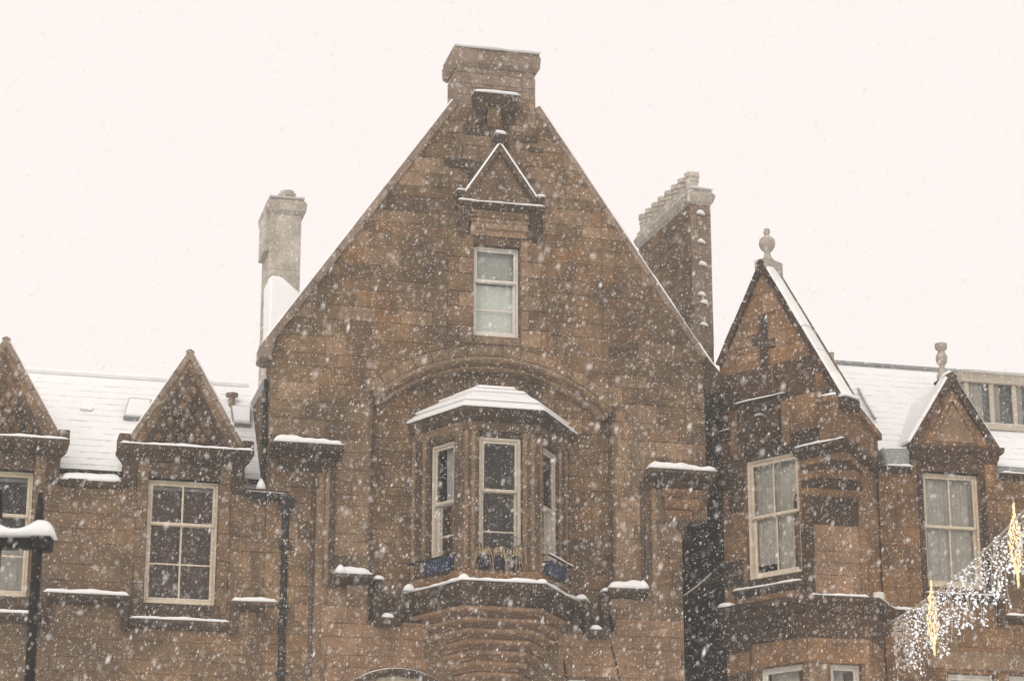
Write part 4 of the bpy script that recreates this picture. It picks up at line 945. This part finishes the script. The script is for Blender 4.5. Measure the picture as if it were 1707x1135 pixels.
# relief panel above the big window
pn = obj('relief_panel', bars(MB(TA), 0.42, 1.20, 11.20, 11.94, 0.11, -0.09, 0.02), 'soot_warm', RH, 0.02)
obj('panel_field', MB(TA).box(0.53, 1.09, -0.015, 0.02, 11.31, 11.83), 'soot', pn)
obj('panel_sill', MB(TA).box(0.46, 1.16, -0.13, -0.02, 11.115, 11.195), 'soot_warm', pn, 0.02)
obj('carved_scroll', MB(TA).lathe(TA.pt(0, 0, 0) and (0.81, -0.04, 11.38), [(0.02, 0), (0.15, 0.06), (0.18, 0.15), (0.1, 0.24), (0.13, 0.33), (0.03, 0.4)], 8), 'soot_warm', pn)
obj('panel_pilaster', MB(TA).box(1.26, 1.40, -0.07, 0.02, 11.16, 11.9), 'stone_warm', RH, 0.02)
obj('panel_pilaster', MB(TA).box(0.22, 0.36, -0.07, 0.02, 11.16, 11.9), 'stone_warm', RH, 0.02)
obj('lintel', MB(TA).box(TW[0] - 0.1, TW[1] + 0.05, -0.02, 0.3, TW[3] - .002, 11.11), 'soot_warm', RH, 0.01)
sash(RH, TA, TW[0] + .005, TW[1] - .005, TW[2] + .01, TW[3] - .006, 0.06, 'cream', 0.52, uv=(0.47,), lv=(0.47,), room=0.35, fw=0.05, sw=0.05,
     curtain=[('net', 0.0, 0.49, 0.1, 1.0, 0.145), ('net', 0.46, 1.0, 0.0, 1.0, 0.16)])
# cornice over the corner and the squinch beneath it
def t_ring(off, z, full=True):
    """tower outline pushed out by off"""
    a = TA.pt(0.0, -off, z); b = TA.pt(1.56 + off * 0.55, -off, z); c = TF.pt(LF + off * 0.5, -off, z); c = TC.pt(ca - off * 0.5, -off, z); d = TC.pt(LCC + 0.2, -off, z)
    b = (TF.pt(0, -off, 0)[0] + (-off * 0.55), TF.pt(0, -off, 0)[1], z)
    return [a, b, c, d, TC.pt(LCC + 0.2, 0.35, z), TA.pt(0.0, 0.35, z)]
def k_ring(t, z, off=0.0):
    """corner triangle growing from the splayed front to the full point"""
    a = TA.pt(1.50, -off, z); c = TC.pt(LCC, -off, z)
    f0 = Vector(TA.pt(1.56, -off, z)); f1 = Vector(TC.pt(ca, -off, z)); k = Vector(TA.pt(2.44, -off * 1.0, z)); k = Vector((k.x + off * 0.4, k.y - off * 0.6, z))
    return [a, tuple(f0.lerp(k, t)), tuple(f1.lerp(k, t)), c, TC.pt(LCC, 0.3, z), TA.pt(1.5, 0.3, z)]
for i, (t, z) in enumerate(((0.10, 10.30), (0.28, 10.43), (0.48, 10.56), (0.68, 10.68), (0.86, 10.79))):
    obj('squinch_course', MB().loft([k_ring(t - 0.12, z), k_ring(t, z + 0.05), k_ring(t + 0.05, z + 0.09), k_ring(t + 0.03, z + (0.128 if i < 3 else 0.108))]), 'soot_warm' if i % 2 else 'stone_warm', RH)
cn = obj('corner_cornice', MB().loft([k_ring(0.97, 10.885, 0.02), k_ring(0.97, 10.93, 0.06), k_ring(0.97, 10.97, 0.13), k_ring(0.97, 11.06, 0.14)]), 'soot_warm', RH)
obj('snow', MB(TA).snow((1.55, -0.15, 11.055), (2.50, -0.15, 11.055), (0, 0.14, 0), 0.03, 217, 0.4), 'snow', cn, smooth=True)
# sill, apron and the moulded band wrapping the tower
ledge(RH, TA, 0.22, 1.56, z_sill, -0.12, 0.13, 'soot_warm', snow=0.03, seed=218, name='window_sill')
obj('sill_block', MB(TA).box(TW[0] - 0.04, TW[1] + 0.04, -0.03, 0.2, z_sill + .002, TW[2] + 0.012), 'soot_warm', RH, 0.01)
obj('apron', MB(TA).box(0.34, 1.46, -0.05, 0.02, 8.72, z_sill - 0.13), 'stone_warm', RH, 0.015)
bd = obj('band_course', MB().loft([t_ring(0.02, 8.10), t_ring(0.05, 8.16), t_ring(0.05, 8.28), t_ring(0.10, 8.34), t_ring(0.09, 8.46), t_ring(0.15, 8.50), t_ring(0.15, 8.60), t_ring(0.22, 8.64), t_ring(0.22, 8.72)]), 'soot_warm', RH)
obj('snow', MB(TF).snow((0.0, -0.22, 8.715), (LF - 0.05, -0.22, 8.715), (0, 0.2, 0), 0.035, 219, 0.6), 'snow', bd, smooth=True)
obj('snow', MB(TC).snow((ca - 0.1, -0.22, 8.715), (LCC, -0.22, 8.715), (0, 0.2, 0), 0.03, 220, 0.5), 'snow', bd, smooth=True)
obj('snow', MB(TA).snow((0.02, -0.22, 8.715), (0.26, -0.22, 8.715), (0, 0.2, 0), 0.06, 221, 0.3), 'snow', bd, smooth=True)
for fr, w in ((TA, lowA), (TF, lowF)):
    obj('lintel', MB(fr).box(w[0] - 0.1 if fr is TA else 0.02, w[1] + (0.1 if fr is TA else 0.06), -0.03, 0.3, w[3] - .002, w[3] + 0.32), 'stone_warm', RH, 0.01)
    sash(RH, fr, w[0] + .004, w[1] - .004, 5.62, w[3] - .006, 0.10, 'white', 0.5, room=0.3, curtain=[('net', 0.0, 0.7, 0.0, 1.0, 0.2)])
# finial on the corner gable
def finial(name, c, s, mat, parent, urn=False):
    prof = [(0.10, -0.25), (0.11, 0.0), (0.07, 0.05), (0.05, 0.14), (0.09, 0.17), (0.135, 0.24), (0.15, 0.31), (0.135, 0.38), (0.08, 0.43), (0.035, 0.45), (0.05, 0.48), (0.062, 0.53), (0.05, 0.58), (0.0, 0.60)]
    if urn: prof = [(0.09, -0.3), (0.10, 0.0), (0.05, 0.08), (0.045, 0.16), (0.09, 0.22), (0.10, 0.32), (0.07, 0.38), (0.055, 0.42), (0.10, 0.46), (0.105, 0.55), (0.06, 0.57), (0.0, 0.575)]
    o = obj(name, MB().lathe(c, [(r * s, z * s) for r, z in prof], 12), mat, parent, smooth=True); return o
c = TA.pt(0.93, 0.15, 14.38); f = finial('ball_finial', c, 0.92, 'pale', RH)
obj('snow', MB().lathe((c[0], c[1], c[2] + 0.36), [(0.11, 0), (0.07, 0.035), (0.03, 0.05)], 10), 'snow', f, smooth=True)
obj('finial_base', MB(TA).box(0.80, 1.06, -0.05, 0.4, 14.12, 14.36), 'pale', RH, 0.02)
# dark flank closing the narrow lane
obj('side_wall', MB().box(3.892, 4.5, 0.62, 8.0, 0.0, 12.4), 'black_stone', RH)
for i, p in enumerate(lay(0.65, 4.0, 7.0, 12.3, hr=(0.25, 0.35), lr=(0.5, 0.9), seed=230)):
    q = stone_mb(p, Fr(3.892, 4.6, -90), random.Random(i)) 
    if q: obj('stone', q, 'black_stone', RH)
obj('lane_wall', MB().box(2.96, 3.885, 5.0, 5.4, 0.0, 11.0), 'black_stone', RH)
for p0, p1 in (((1140, 992), (1186, 955)), ((1176, 783), (1204, 777))):
    (a0, c0), (a1, c1) = H(*p0, 0.6), H(*p1, 0.8)
    obj('cable', MB().tube([(a0, 0.6, c0), ((a0 + a1) / 2, 0.7, (c0 + c1) / 2 - 0.02), (a1, 0.8, c1)], 0.014), 'wire', RH)

# ---- long front to the right of the corner
X0 = P3[0] - 0.1; wtop = 10.98
RW = (7.09, 8.08, 9.13, 11.02); RL = [(7.35, 8.15, 5.6, H(1608, 1122)[1]), (8.40, 9.3, 5.6, H(1690, 1124)[1])]
backing(RH, X0, 11.0, 0.0, 11.42, [RW] + RL + [(X0, 6.90, wtop, 11.6), (8.42, 11.0, wtop, 11.6)], [], F0, 'mortar_warm', 0.45)
band = [H(1600, 1086)[1], H(1600, 1116)[1]]
stones(RH, lay(X0, 9.8, 7.0, 11.42, [(RW[0] - .1, RW[1] + .1, RW[2] - .1, 11.5), (X0, 6.90, wtop, 11.6), (8.42, 11.0, wtop, 11.6), (7.0, 9.8, band[1], band[0])] + [(r[0] - .05, r[1] + .05, 5, r[3]) for r in RL], hr=(0.2, 0.36), lr=(0.4, 0.8), seed=240), F0, 'stone_warm', 241)
obj('band_course', MB().box(7.0, 10.9, -0.05, 0.02, band[1] + .003, band[0]), 'dressed', RH, 0.015)
rnd = random.Random(242); c = RW[2] - 0.1
while c < 11.41:
    h = min(rnd.uniform(0.3, 0.4), 11.42 - c)
    for x0, x1 in ((RW[0] - .1, RW[0]), (RW[1], RW[1] + .1)):
        q = stone_mb([(x0, c), (x1, c), (x1, c + h), (x0, c + h)], F0, rnd, 0.02, 0.004)
        if q: obj('jamb_stone', q, 'soot_warm', RH)
    c += h
obj('lintel', MB().box(RW[0] + .002, RW[1] - .002, -0.015, 0.3, RW[3], 11.415), 'soot_warm', RH, 0.012)
sash(RH, F0, RW[0] + .005, RW[1] - .005, RW[2] + .01, RW[3] - .006, 0.08, 'cream', 0.53, uv=(0.5,), lv=(0.5,), room=0.35, fw=0.04, sw=0.04,
     curtain=[('net', 0.0, 1.0, 0.0, 1.0, 0.15)])
for r in RL: sash(RH, F0, r[0] + .005, r[1] - .005, r[2] + .01, r[3] - .006, 0.08, 'white', 0.5, room=0.3, curtain=[('net', 0.0, 1.0, 0.0, 1.0, 0.15)])
ac, aw = 7.655, 0.76
def rg2(d, b, z): return [(ac - aw - d, 0.4, z), (ac - aw - d, -b, z), (ac + aw + d, -b, z), (ac + aw + d, 0.4, z)]
obj('gable_cornice', MB().loft([rg2(-0.02, 0.03, 11.20), rg2(0.0, 0.06, 11.26), rg2(0.02, 0.08, 11.33), rg2(0.06, 0.16, 11.37), rg2(0.07, 0.17, 11.45)]), 'soot_warm', RH)
gb = obj('gable', MB().prism([(ac - aw, 11.45), (ac + aw, 11.45), (ac, 12.66)], -0.03, 0.4), 'stone_warm', RH)
obj('tympanum_panel', MB().prism([(ac - 0.42, 11.52), (ac + 0.42, 11.52), (ac, 12.20)], -0.06, -0.025), 'dressed', gb, 0.02)
for s in (-1, 1):
    p, q = (ac + s * 0.50, 11.48), (ac, 12.34)
    poly = [p, q, (ac, 12.22), (ac + s * 0.42, 11.48)]
    if area(poly) < 0: poly.reverse()
    obj('raking_mould', MB().prism(poly, -0.075, -0.03), 'stone_warm', gb)
coping(RH, (ac - aw - 0.03, 11.47), (ac, 12.72), 3, F0, 'soot_warm', -0.13, -0.10, 0.42, 243, 0.05)
coping(RH, (ac + aw + 0.03, 11.47), (ac, 12.72), 3, F0, 'soot_warm', 0.13, -0.10, 0.42, 244, 0.02)
obj('gable_roof', MB().prism([(ac - aw - 0.12, 11.30), (ac + aw + 0.1, 11.30), (ac, 12.62)], 0.41, 2.6), 'snow', RH)
px_, pz_ = H(1571, 625, 1.2); f = finial('urn_finial', (px_, 1.2, pz_), 1.0, 'pale', RH, True)
yr2 = plane_hit(1500, 612, 0.30, 11.10, SL)[1]
slate_roof(RH, X0 - 1.4, 11.5, 0.30, 11.10, yr2, 245)
zr2 = 11.10 + (yr2 - 0.30) * SL
obj('ridge_roll', MB().tube([(X0 - 1.4, yr2, zr2), (11.5, yr2, zr2)], 0.045), 'lead', RH)
vp = (X0 - 1.3, yr2, zr2)
obj('ridge_vent', MB().lathe((H(1387, 600, yr2)[0], yr2, zr2), [(0.04, -0.2), (0.04, 0.16), (0.05, 0.17), (0.0, 0.2)], 8), 'pale', RH)
for x0, x1, sd in ((X0 + 0.1, 6.88, 246), (8.44, 10.9, 247)):
    e_ = obj('eaves_course', MB().loft([[(a, y, z) for y, z in ((0.4, wtop - .04), (0.0, wtop - .04), (-0.08, wtop), (-0.13, wtop + 0.03), (-0.13, wtop + 0.07), (0.4, wtop + 0.1))] for a in (x0, x1)]), 'soot_warm', RH)
    obj('snow', MB().snow((x0, -0.13, wtop + 0.065), (x1, -0.13, wtop + 0.065), (0, 0.25, 0), 0.04, sd, 0.4), 'snow', e_, smooth=True)
    obj('lead_gutter', MB().box(x0, x1, 0.12, 0.34, wtop + 0.06, wtop + 0.26), 'lead', RH, 0.02)
hp = H(1497, 762, -0.05)
obj('valley_hopper', MB().prism([(hp[0] - 0.2, hp[1] - 0.2), (hp[0] + 0.2, hp[1] - 0.2), (hp[0] + 0.24, hp[1] + 0.2), (hp[0] - 0.26, hp[1] + 0.16)], -0.03, 0.3), 'lead', RH, 0.03)
fl = [plane_hit(px, py, 0.30, 11.16, SL) for px, py in ((1430, 652), (1445, 680), (1458, 702))]
obj('flashing', MB().tube([(p[0], p[1] - 0.02, p[2] + 0.04) for p in fl], 0.03), 'lead', RH)
ledge(RH, F0, 6.32, 7.0, H(1500, 1016)[1], -0.12, 0.13, 'soot_warm', snow=0.04, seed=248, name='string_course')
ledge(RH, F0, 6.98, 8.20, H(1545, 988)[1], -0.14, 0.12, 'soot_warm', snow=0.02, seed=249, name='window_sill')
ledge(RH, F0, 8.36, 10.9, H(1690, 1026)[1], -0.12, 0.14, 'soot_warm', snow=0.04, seed=250, name='string_course')
obj('string_drop', MB().box(8.24, 8.36, -0.11, 0.0, H(1690, 1040)[1] - 0.05, H(1690, 1000)[1]), 'soot_warm', RH, 0.02)
# flat-fronted roof dormer
bp_ = plane_hit(1660, 716, 0.30, 11.10, SL); yd, zd = bp_[1], bp_[2]
bx0 = H(1606, 650, yd)[0]; bzt = H(1640, 640, yd)[1]; bw = obj('roof_dormer', MB().box(bx0, 11.2, yd + 0.06, yd + 2.0, zd - 0.3, bzt + 0.05), 'lead', RH)
obj('dormer_cheek', MB().prism([(0, zd - 0.3), (1.6, zd - 0.3), (1.6, bzt + 0.1), (0, bzt + 0.1)], 0, 0.05, fr=Fr(bx0 - 0.03, yd + 1.6, -90)), 'lead', bw)
obj('dormer_fascia', MB().box(bx0 - 0.06, 11.2, yd - 0.08, yd + 0.06, bzt, bzt + 0.18), 'ivory', bw, 0.01)
obj('dormer_sill', MB().box(bx0 - 0.06, 11.2, yd - 0.07, yd + 0.06, zd - 0.02, zd + 0.10), 'ivory', bw, 0.01)
obj('snow', MB().snow((bx0 - 0.06, yd - 0.08, bzt + 0.178), (11.2, yd - 0.08, bzt + 0.178), (0, 1.8, 0.05), 0.05, 251), 'snow', bw, smooth=True)
xs = [H(px, 670, yd)[0] for px in (1611, 1652, 1690, 1730, 1770)]
for x in xs: obj('mullion', MB().box(x - 0.04, x + 0.04, yd - 0.04, yd + 0.055, zd + 0.10, bzt), 'ivory', bw, 0.006)
for x, x2 in zip(xs, xs[1:]):
    obj('pane', MB().add([(x + .04, yd, zd + 0.1), (x2 - .04, yd, zd + 0.1), (x2 - .04, yd, bzt), (x + .04, yd, bzt)], [(0, 1, 2, 3)]), 'glass', bw)
    obj('curtain', drape(MB(), x + .04, x + .04 + (x2 - x) * (0.6 if x == xs[0] else 0.3), zd + 0.1, bzt, yd + 0.035, 0.012, 0.08), 'net', bw, smooth=True)
# small alarm box on its bracket
a_, c_ = TC.hit(1467, 995, -0.16)
ab = obj('alarm_box', MB(TC).box(a_ - 0.12, a_ + 0.02, -0.24, -0.08, c_ - 0.05, c_ + 0.06), 'white', RH, 0.01)
obj('bracket', MB(TC).box(a_ - 0.10, a_ + 0.0, -0.2, 0.0, c_ - 0.3, c_ - 0.052), 'iron', ab)

# ================================================================== THINGS ON AND BEFORE THE HOUSES
# window boxes and pots on the bay sill
def street_root(name, label, cat, fr, a, b, c, group=None):
    u, y, z = fr.pt(a, b, c); return root(name, label, cat, u, y, z, group)
def blades(fr, a, b, c, n, h, spread, seed, droop=0.5, sides=4):
    rnd = random.Random(seed); mb = MB(fr)
    for i in range(n):
        x = a + rnd.uniform(-spread, spread) * 0.5; t = rnd.uniform(0, 6.28); l = h * rnd.uniform(0.6, 1.2); dr = droop * rnd.uniform(0.3, 1.4)
        dx, dy = math.cos(t) * l * 0.8, -abs(math.sin(t)) * l * 0.5
        pts = [(x, b, c), (x + dx * 0.35, b + dy * 0.35, c + l * 0.8), (x + dx * 0.75, b + dy * 0.8, c + l * (1.05 - dr * 0.4)), (x + dx * 1.15, b + dy * 1.2, c + l * (0.95 - dr * 1.2))]
        mb.tube(pts, [0.007, 0.008, 0.006, 0.002], 4)
    return mb
def trough(fr, a0, a1, z, label, mat, seed):
    r_ = street_root('window_box', label, 'window box', fr, (a0 + a1) / 2, -0.07, z)
    def rq(d, zz): return [(a0 + d, -0.125 + d, zz), (a1 - d, -0.125 + d, zz), (a1 - d, 0.04 - d, zz), (a0 + d, 0.04 - d, zz)]
    obj('box', MB(fr).loft([rq(0.02, z), rq(0.0, z + 0.17), rq(-0.012, z + 0.172), rq(-0.012, z + 0.2), rq(0.01, z + 0.2), rq(0.012, z + 0.17)]), mat, r_)
    obj('soil', MB(fr).box(a0 + 0.015, a1 - 0.015, -0.11, 0.03, z + 0.15, z + 0.165), 'green_leaf', r_)
    pl = street_root('dry_plant', label.split(' window')[0].replace('painted', '') and 'withered stems growing in the ' + label, 'plant', fr, (a0 + a1) / 2, -0.05, z + 0.16)
    obj('stems', blades(fr, (a0 + a1) / 2, -0.04, z + 0.16, 12, 0.13, (a1 - a0) * 0.9, seed, 0.4), 'straw', pl, kind='stuff')
trough(FL, 0.42, LL - 0.16, ZB0 - .002, 'blue window box on the bay side towards the dormered house', 'blue', 301)
trough(FRT, 0.18, LR - 0.42, ZB0 - .002, 'blue window box on the bay side towards the dark lane', 'blue', 302)
for i, (a_, lab) in enumerate(((0.33, 'navy flower pot of dry grass, before the bay, closest to the dormered house'), (0.56, 'navy flower pot of dry grass, middle one before the bay front window'), (0.80, 'navy flower pot of dry grass, before the bay, closest to the dark lane'))):
    z = ZB0 - .004; r_ = street_root('flower_pot', lab, 'flower pot', FC, a_, -0.06, z, 'navy pots before the bay front window')
    p_ = FC.pt(a_, -0.03, z)
    obj('pot', MB().lathe(p_, [(0.07, 0), (0.085, 0.03), (0.105, 0.13), (0.11, 0.17), (0.12, 0.175), (0.12, 0.205), (0.105, 0.205), (0.10, 0.17)], 14), 'navy', r_, smooth=True)
    obj('soil', MB().lathe((p_[0], p_[1], z + 0.16), [(0.1, 0), (0.0, 0.01)], 10), 'green_leaf', r_)
    pl = street_root('dry_grass', 'bleached drooping grass in the ' + lab.split(' of dry grass')[0] + lab.split(' of dry grass')[1], 'plant', FC, a_, -0.03, z + 0.17, 'dry grasses in the navy pots')
    obj('blade_tuft', blades(FC, a_, -0.07, z + 0.17, 11, 0.20, 0.18, 310 + i, 1.5), 'straw', pl, kind='stuff')
    obj('twigs', blades(FC, a_, -0.03, z + 0.17, 5, 0.28, 0.10, 320 + i, 0.05), 'green_leaf', pl, kind='stuff')

# black iron post with a snow-laden bar, close to the camera
DL = 14.0
def near(px, py, d): 
    v = ray(px, py); k = d / v[1]; return CAM + v * k
pt0 = near(68, 818, DL); pt1 = near(72, 905, DL); pleft = near(0, 905, DL)
e = bpy.data.objects.new('iron_post', None); COL.objects.link(e); e.location = (pt0[0], DL, 0); ROOT[e.name] = (0, 0, 0)
e['label'] = 'slim black iron twin post with a thick bank of snow on its crossbar'; e['category'] = 'post'
def wobj(name, mb, mat, parent, off, smooth=False, bevel=0.0):
    me = bpy.data.meshes.new(name); me.from_pydata([tuple(np.array(v) - off) for v in mb.v], [], mb.f); me.materials.append(M[mat])
    bm = bmesh.new(); bm.from_mesh(me); bmesh.ops.recalc_face_normals(bm, faces=bm.faces); bm.to_mesh(me); bm.free()
    if smooth: me.polygons.foreach_set('use_smooth', [True] * len(me.polygons))
    o = bpy.data.objects.new(name, me); COL.objects.link(o); o.parent = parent
    if bevel: md = o.modifiers.new('bevel', 'BEVEL'); md.width = bevel; md.segments = 1
    return o
off = np.array([pt0[0], DL, 0.0]); xp = pt0[0]; zt_ = pt0[2]; zbar = pt1[2]; xl = pleft[0] - 0.02
for x, zt2, w in ((xp, zt_, 0.03), (xl, zt_ + 0.02, 0.03)):
    o = wobj('post', MB().loft([[(x + dx * k, DL + dy * k, z) for dx, dy in ((-1, -1), (1, -1), (1, 1), (-1, 1))] for z, k in ((0.0, 0.030), (zbar, 0.027), (zt2 - 0.10, 0.020), (zt2, 0.010))]), 'iron', e, off, bevel=0.008)
    for z in np.arange(0.5, zt2 - 0.1, 0.13):
        pass
o = wobj('crossbar', MB().box(xl - 0.05, xp + 0.07, DL - 0.05, DL + 0.05, zbar - 0.035, zbar + 0.035), 'iron', e, off, bevel=0.01)
wobj('crossbar_cap', MB().box(xp - 0.035, xp + 0.085, DL - 0.06, DL + 0.06, zbar - 0.05, zbar + 0.042), 'iron', e, off, bevel=0.012)
sn = MB().snow((xl - 0.06, DL - 0.075, zbar + 0.036), (xp + 0.10, DL - 0.075, zbar + 0.036), (0, 0.15, 0), 0.055, 330, 0.15, 30)
# heaped at the posts, hollow between them
mid = (xl + xp) / 2
sn.v = [(v[0], v[1], zbar + 0.036 + (v[2] - zbar - 0.036) * (0.72 + 0.75 * min(1.0, abs(v[0] - mid) / (xp - mid)) ** 2)) for v in sn.v]
wobj('snow', sn, 'snow', o, off, True)

# icicle lights slung across the street from the corner of the orange house
c0 = np.array(TC.pt(LCC - 0.15, -0.06, TC.hit(1476, 1046, -0.06)[1]))
dv = lray(1760, 790); k = (-9.0 - CL[1]) / dv[1]; c1 = np.array([CL[0] + dv[0] * k, -9.0, CL[2] + dv[2] * k])
def cab(t): p = c0 + (c1 - c0) * t; p = p.copy(); p[2] -= 0.55 * 4 * t * (1 - t) * 0.35; return p
IL = root('icicle_lights', 'string of white icicle lights hanging from a cable off the orange house', 'string lights', *c0)
obj('cable', MB().tube([tuple(cab(i / 30)) for i in range(31)], 0.016, 5), 'wire', IL)
rnd = random.Random(400); ns = 66
for i in range(ns):
    t = 0.07 + 0.90 * (i + rnd.uniform(-.2, .2)) / ns; p = cab(t)
    L = (0.50 + 0.35 * math.sin(i * 1.7) ** 2 + rnd.uniform(-.12, .15)) * min(1.0, 0.75 + t * 3); dim = t < 0.17
    sway = rnd.uniform(-0.06, 0.06)
    f_ = lambda q: (p[0] + sway * q + 0.02 * math.sin(q * 9 + i), p[1] + 0.02 * math.cos(q * 7), p[2] - L * q)
    s_ = obj('light_strand', MB().tube([f_(q / 6) for q in range(7)], 0.005, 4), 'wire', IL)
    mb = MB()
    for j in range(int(L / 0.045) + 1):
        q = (j + rnd.uniform(0.1, 0.9)) * 0.045 / L
        if q > 1.02: continue
        c_ = f_(q); ang = rnd.uniform(0, 6.28); r_ = rnd.uniform(0.02, 0.075)
        mb.octa((c_[0] + math.cos(ang) * r_, c_[1] + math.sin(ang) * r_, c_[2] - 0.02), (math.cos(ang) * 0.045, math.sin(ang) * 0.02, -0.022 + rnd.uniform(-.02, .02)), 0.010 + rnd.uniform(0, 0.009))
    c_ = f_(1.0); mb.octa((c_[0], c_[1], c_[2] - 0.02), (0.01, 0, -0.07), 0.018)
    obj('bulbs', mb, 'led_dim' if dim or rnd.random() < 0.18 else 'led', s_, kind='stuff')
def gold(tq, label):
    p = cab(tq); r_ = root('light_drop', label, 'light ornament', *p, group='golden light drops on the cable')
    obj('hanger', MB().tube([(p[0], p[1], p[2] + 0.30), (p[0], p[1], p[2] - 0.9)], 0.008, 5), 'wire', r_)
    for s in range(7):
        mb = MB(); a0 = s * 0.8976
        for j in range(44):
            q = j / 43; rr = 0.010 + 0.085 * max(0.0, math.sin(min(1, max(0, (q - 0.12) / 0.75)) * math.pi)) ** 0.8; z = p[2] + 0.20 - 1.05 * q; a = a0 + q * 5
            mb.octa((p[0] + rr * math.cos(a) * rnd.uniform(0.3, 1), p[1] + rr * math.sin(a), z + rnd.uniform(-.02, .02)), (rnd.uniform(-.02, .02), 0, -0.05), 0.010)
        obj('bulb_helix', mb, 'gold', r_, kind='stuff')
gold(0.33, 'golden spindle of warm bulbs nearer the orange house wall')
gold(0.80, 'golden spindle of warm bulbs farther out along the cable over the street')

# ------------------------------------------------------------------ the falling snow
rg_ = np.random.default_rng(5); NF = 230000
d = 5.0 + 31.5 * rg_.random(NF) ** 0.62
px = rg_.uniform(-250, 1957, NF); py = rg_.uniform(-250, 1400, NF)
fx_, fy_ = (px - CX) / FPX, -(py - CY) / FPX
pos = np.stack([fx_ * d, math.cos(TILT) * d - fy_ * d * math.sin(TILT), 1.6 + math.sin(TILT) * d + fy_ * d * math.cos(TILT)], 1)
yl = -((pos - ORG) @ EN); keep = yl < -1.6; pos, d = pos[keep], d[keep]; nF = len(pos)
wid_ = np.clip(0.0013 * np.exp(rg_.normal(0, 0.42, nF)), 0.0007, 0.0055); ln = wid_ * rg_.uniform(2.2, 4.0, nF)   # irregular clumps of flakes
ax = np.stack([0.34 + rg_.normal(0, 0.10, nF), rg_.normal(0, 0.12, nF), np.ones(nF)], 1); ax /= np.linalg.norm(ax, axis=1)[:, None]
sx = np.cross(ax, np.array([0.0, 1.0, 0.0])); sx /= np.linalg.norm(sx, axis=1)[:, None]; sy = np.cross(ax, sx)
jit = lambda: rg_.uniform(0.7, 1.3, nF)[:, None]
V = np.stack([pos - ax * ln[:, None] * jit(), pos + sx * wid_[:, None] * jit(), pos + sy * wid_[:, None] * jit(), pos - sx * wid_[:, None] * jit(), pos - sy * wid_[:, None] * jit(), pos + ax * ln[:, None] * jit()], 1).reshape(-1, 3)
tri = np.array([(0, 2, 1), (0, 3, 2), (0, 4, 3), (0, 1, 4), (5, 1, 2), (5, 2, 3), (5, 3, 4), (5, 4, 1)])
Fc = (np.arange(nF)[:, None, None] * 6 + tri[None]).reshape(-1)
me = bpy.data.meshes.new('falling_snow'); me.vertices.add(len(V)); me.vertices.foreach_set('co', V.ravel())
me.loops.add(len(Fc)); me.loops.foreach_set('vertex_index', Fc.astype(np.int32))
me.polygons.add(len(Fc) // 3); me.polygons.foreach_set('loop_start', np.arange(0, len(Fc), 3, dtype=np.int32))
me.update(calc_edges=True); me.validate()
me.materials.append(M['flake']); fo = bpy.data.objects.new('falling_snow', me); COL.objects.link(fo)
fo['kind'] = 'stuff'; fo['label'] = 'thick wind-driven snowflakes falling across the street'; fo['category'] = 'snow'

# ------------------------------------------------------------------ the snowy air
m, nt, out = nodes('snowy_air'); pv = N(nt, 'ShaderNodeVolumePrincipled')
pv.inputs['Color'].default_value = (0.93, 0.91, 0.87, 1); pv.inputs['Density'].default_value = 0.0017
nt.links.new(pv.outputs[0], out.inputs['Volume'])
mb = MB().box(-215, 215, -215, 215, -1.4, 20.5)
me = bpy.data.meshes.new('haze'); me.from_pydata([tuple(W(*v)) for v in mb.v], [], mb.f); me.materials.append(m)
bm = bmesh.new(); bm.from_mesh(me); bmesh.ops.recalc_face_normals(bm, faces=bm.faces); bm.to_mesh(me); bm.free()
hz = bpy.data.objects.new('haze', me); COL.objects.link(hz); hz['kind'] = 'stuff'
hz['label'] = 'pale snowy air filling the street'; hz['category'] = 'haze'
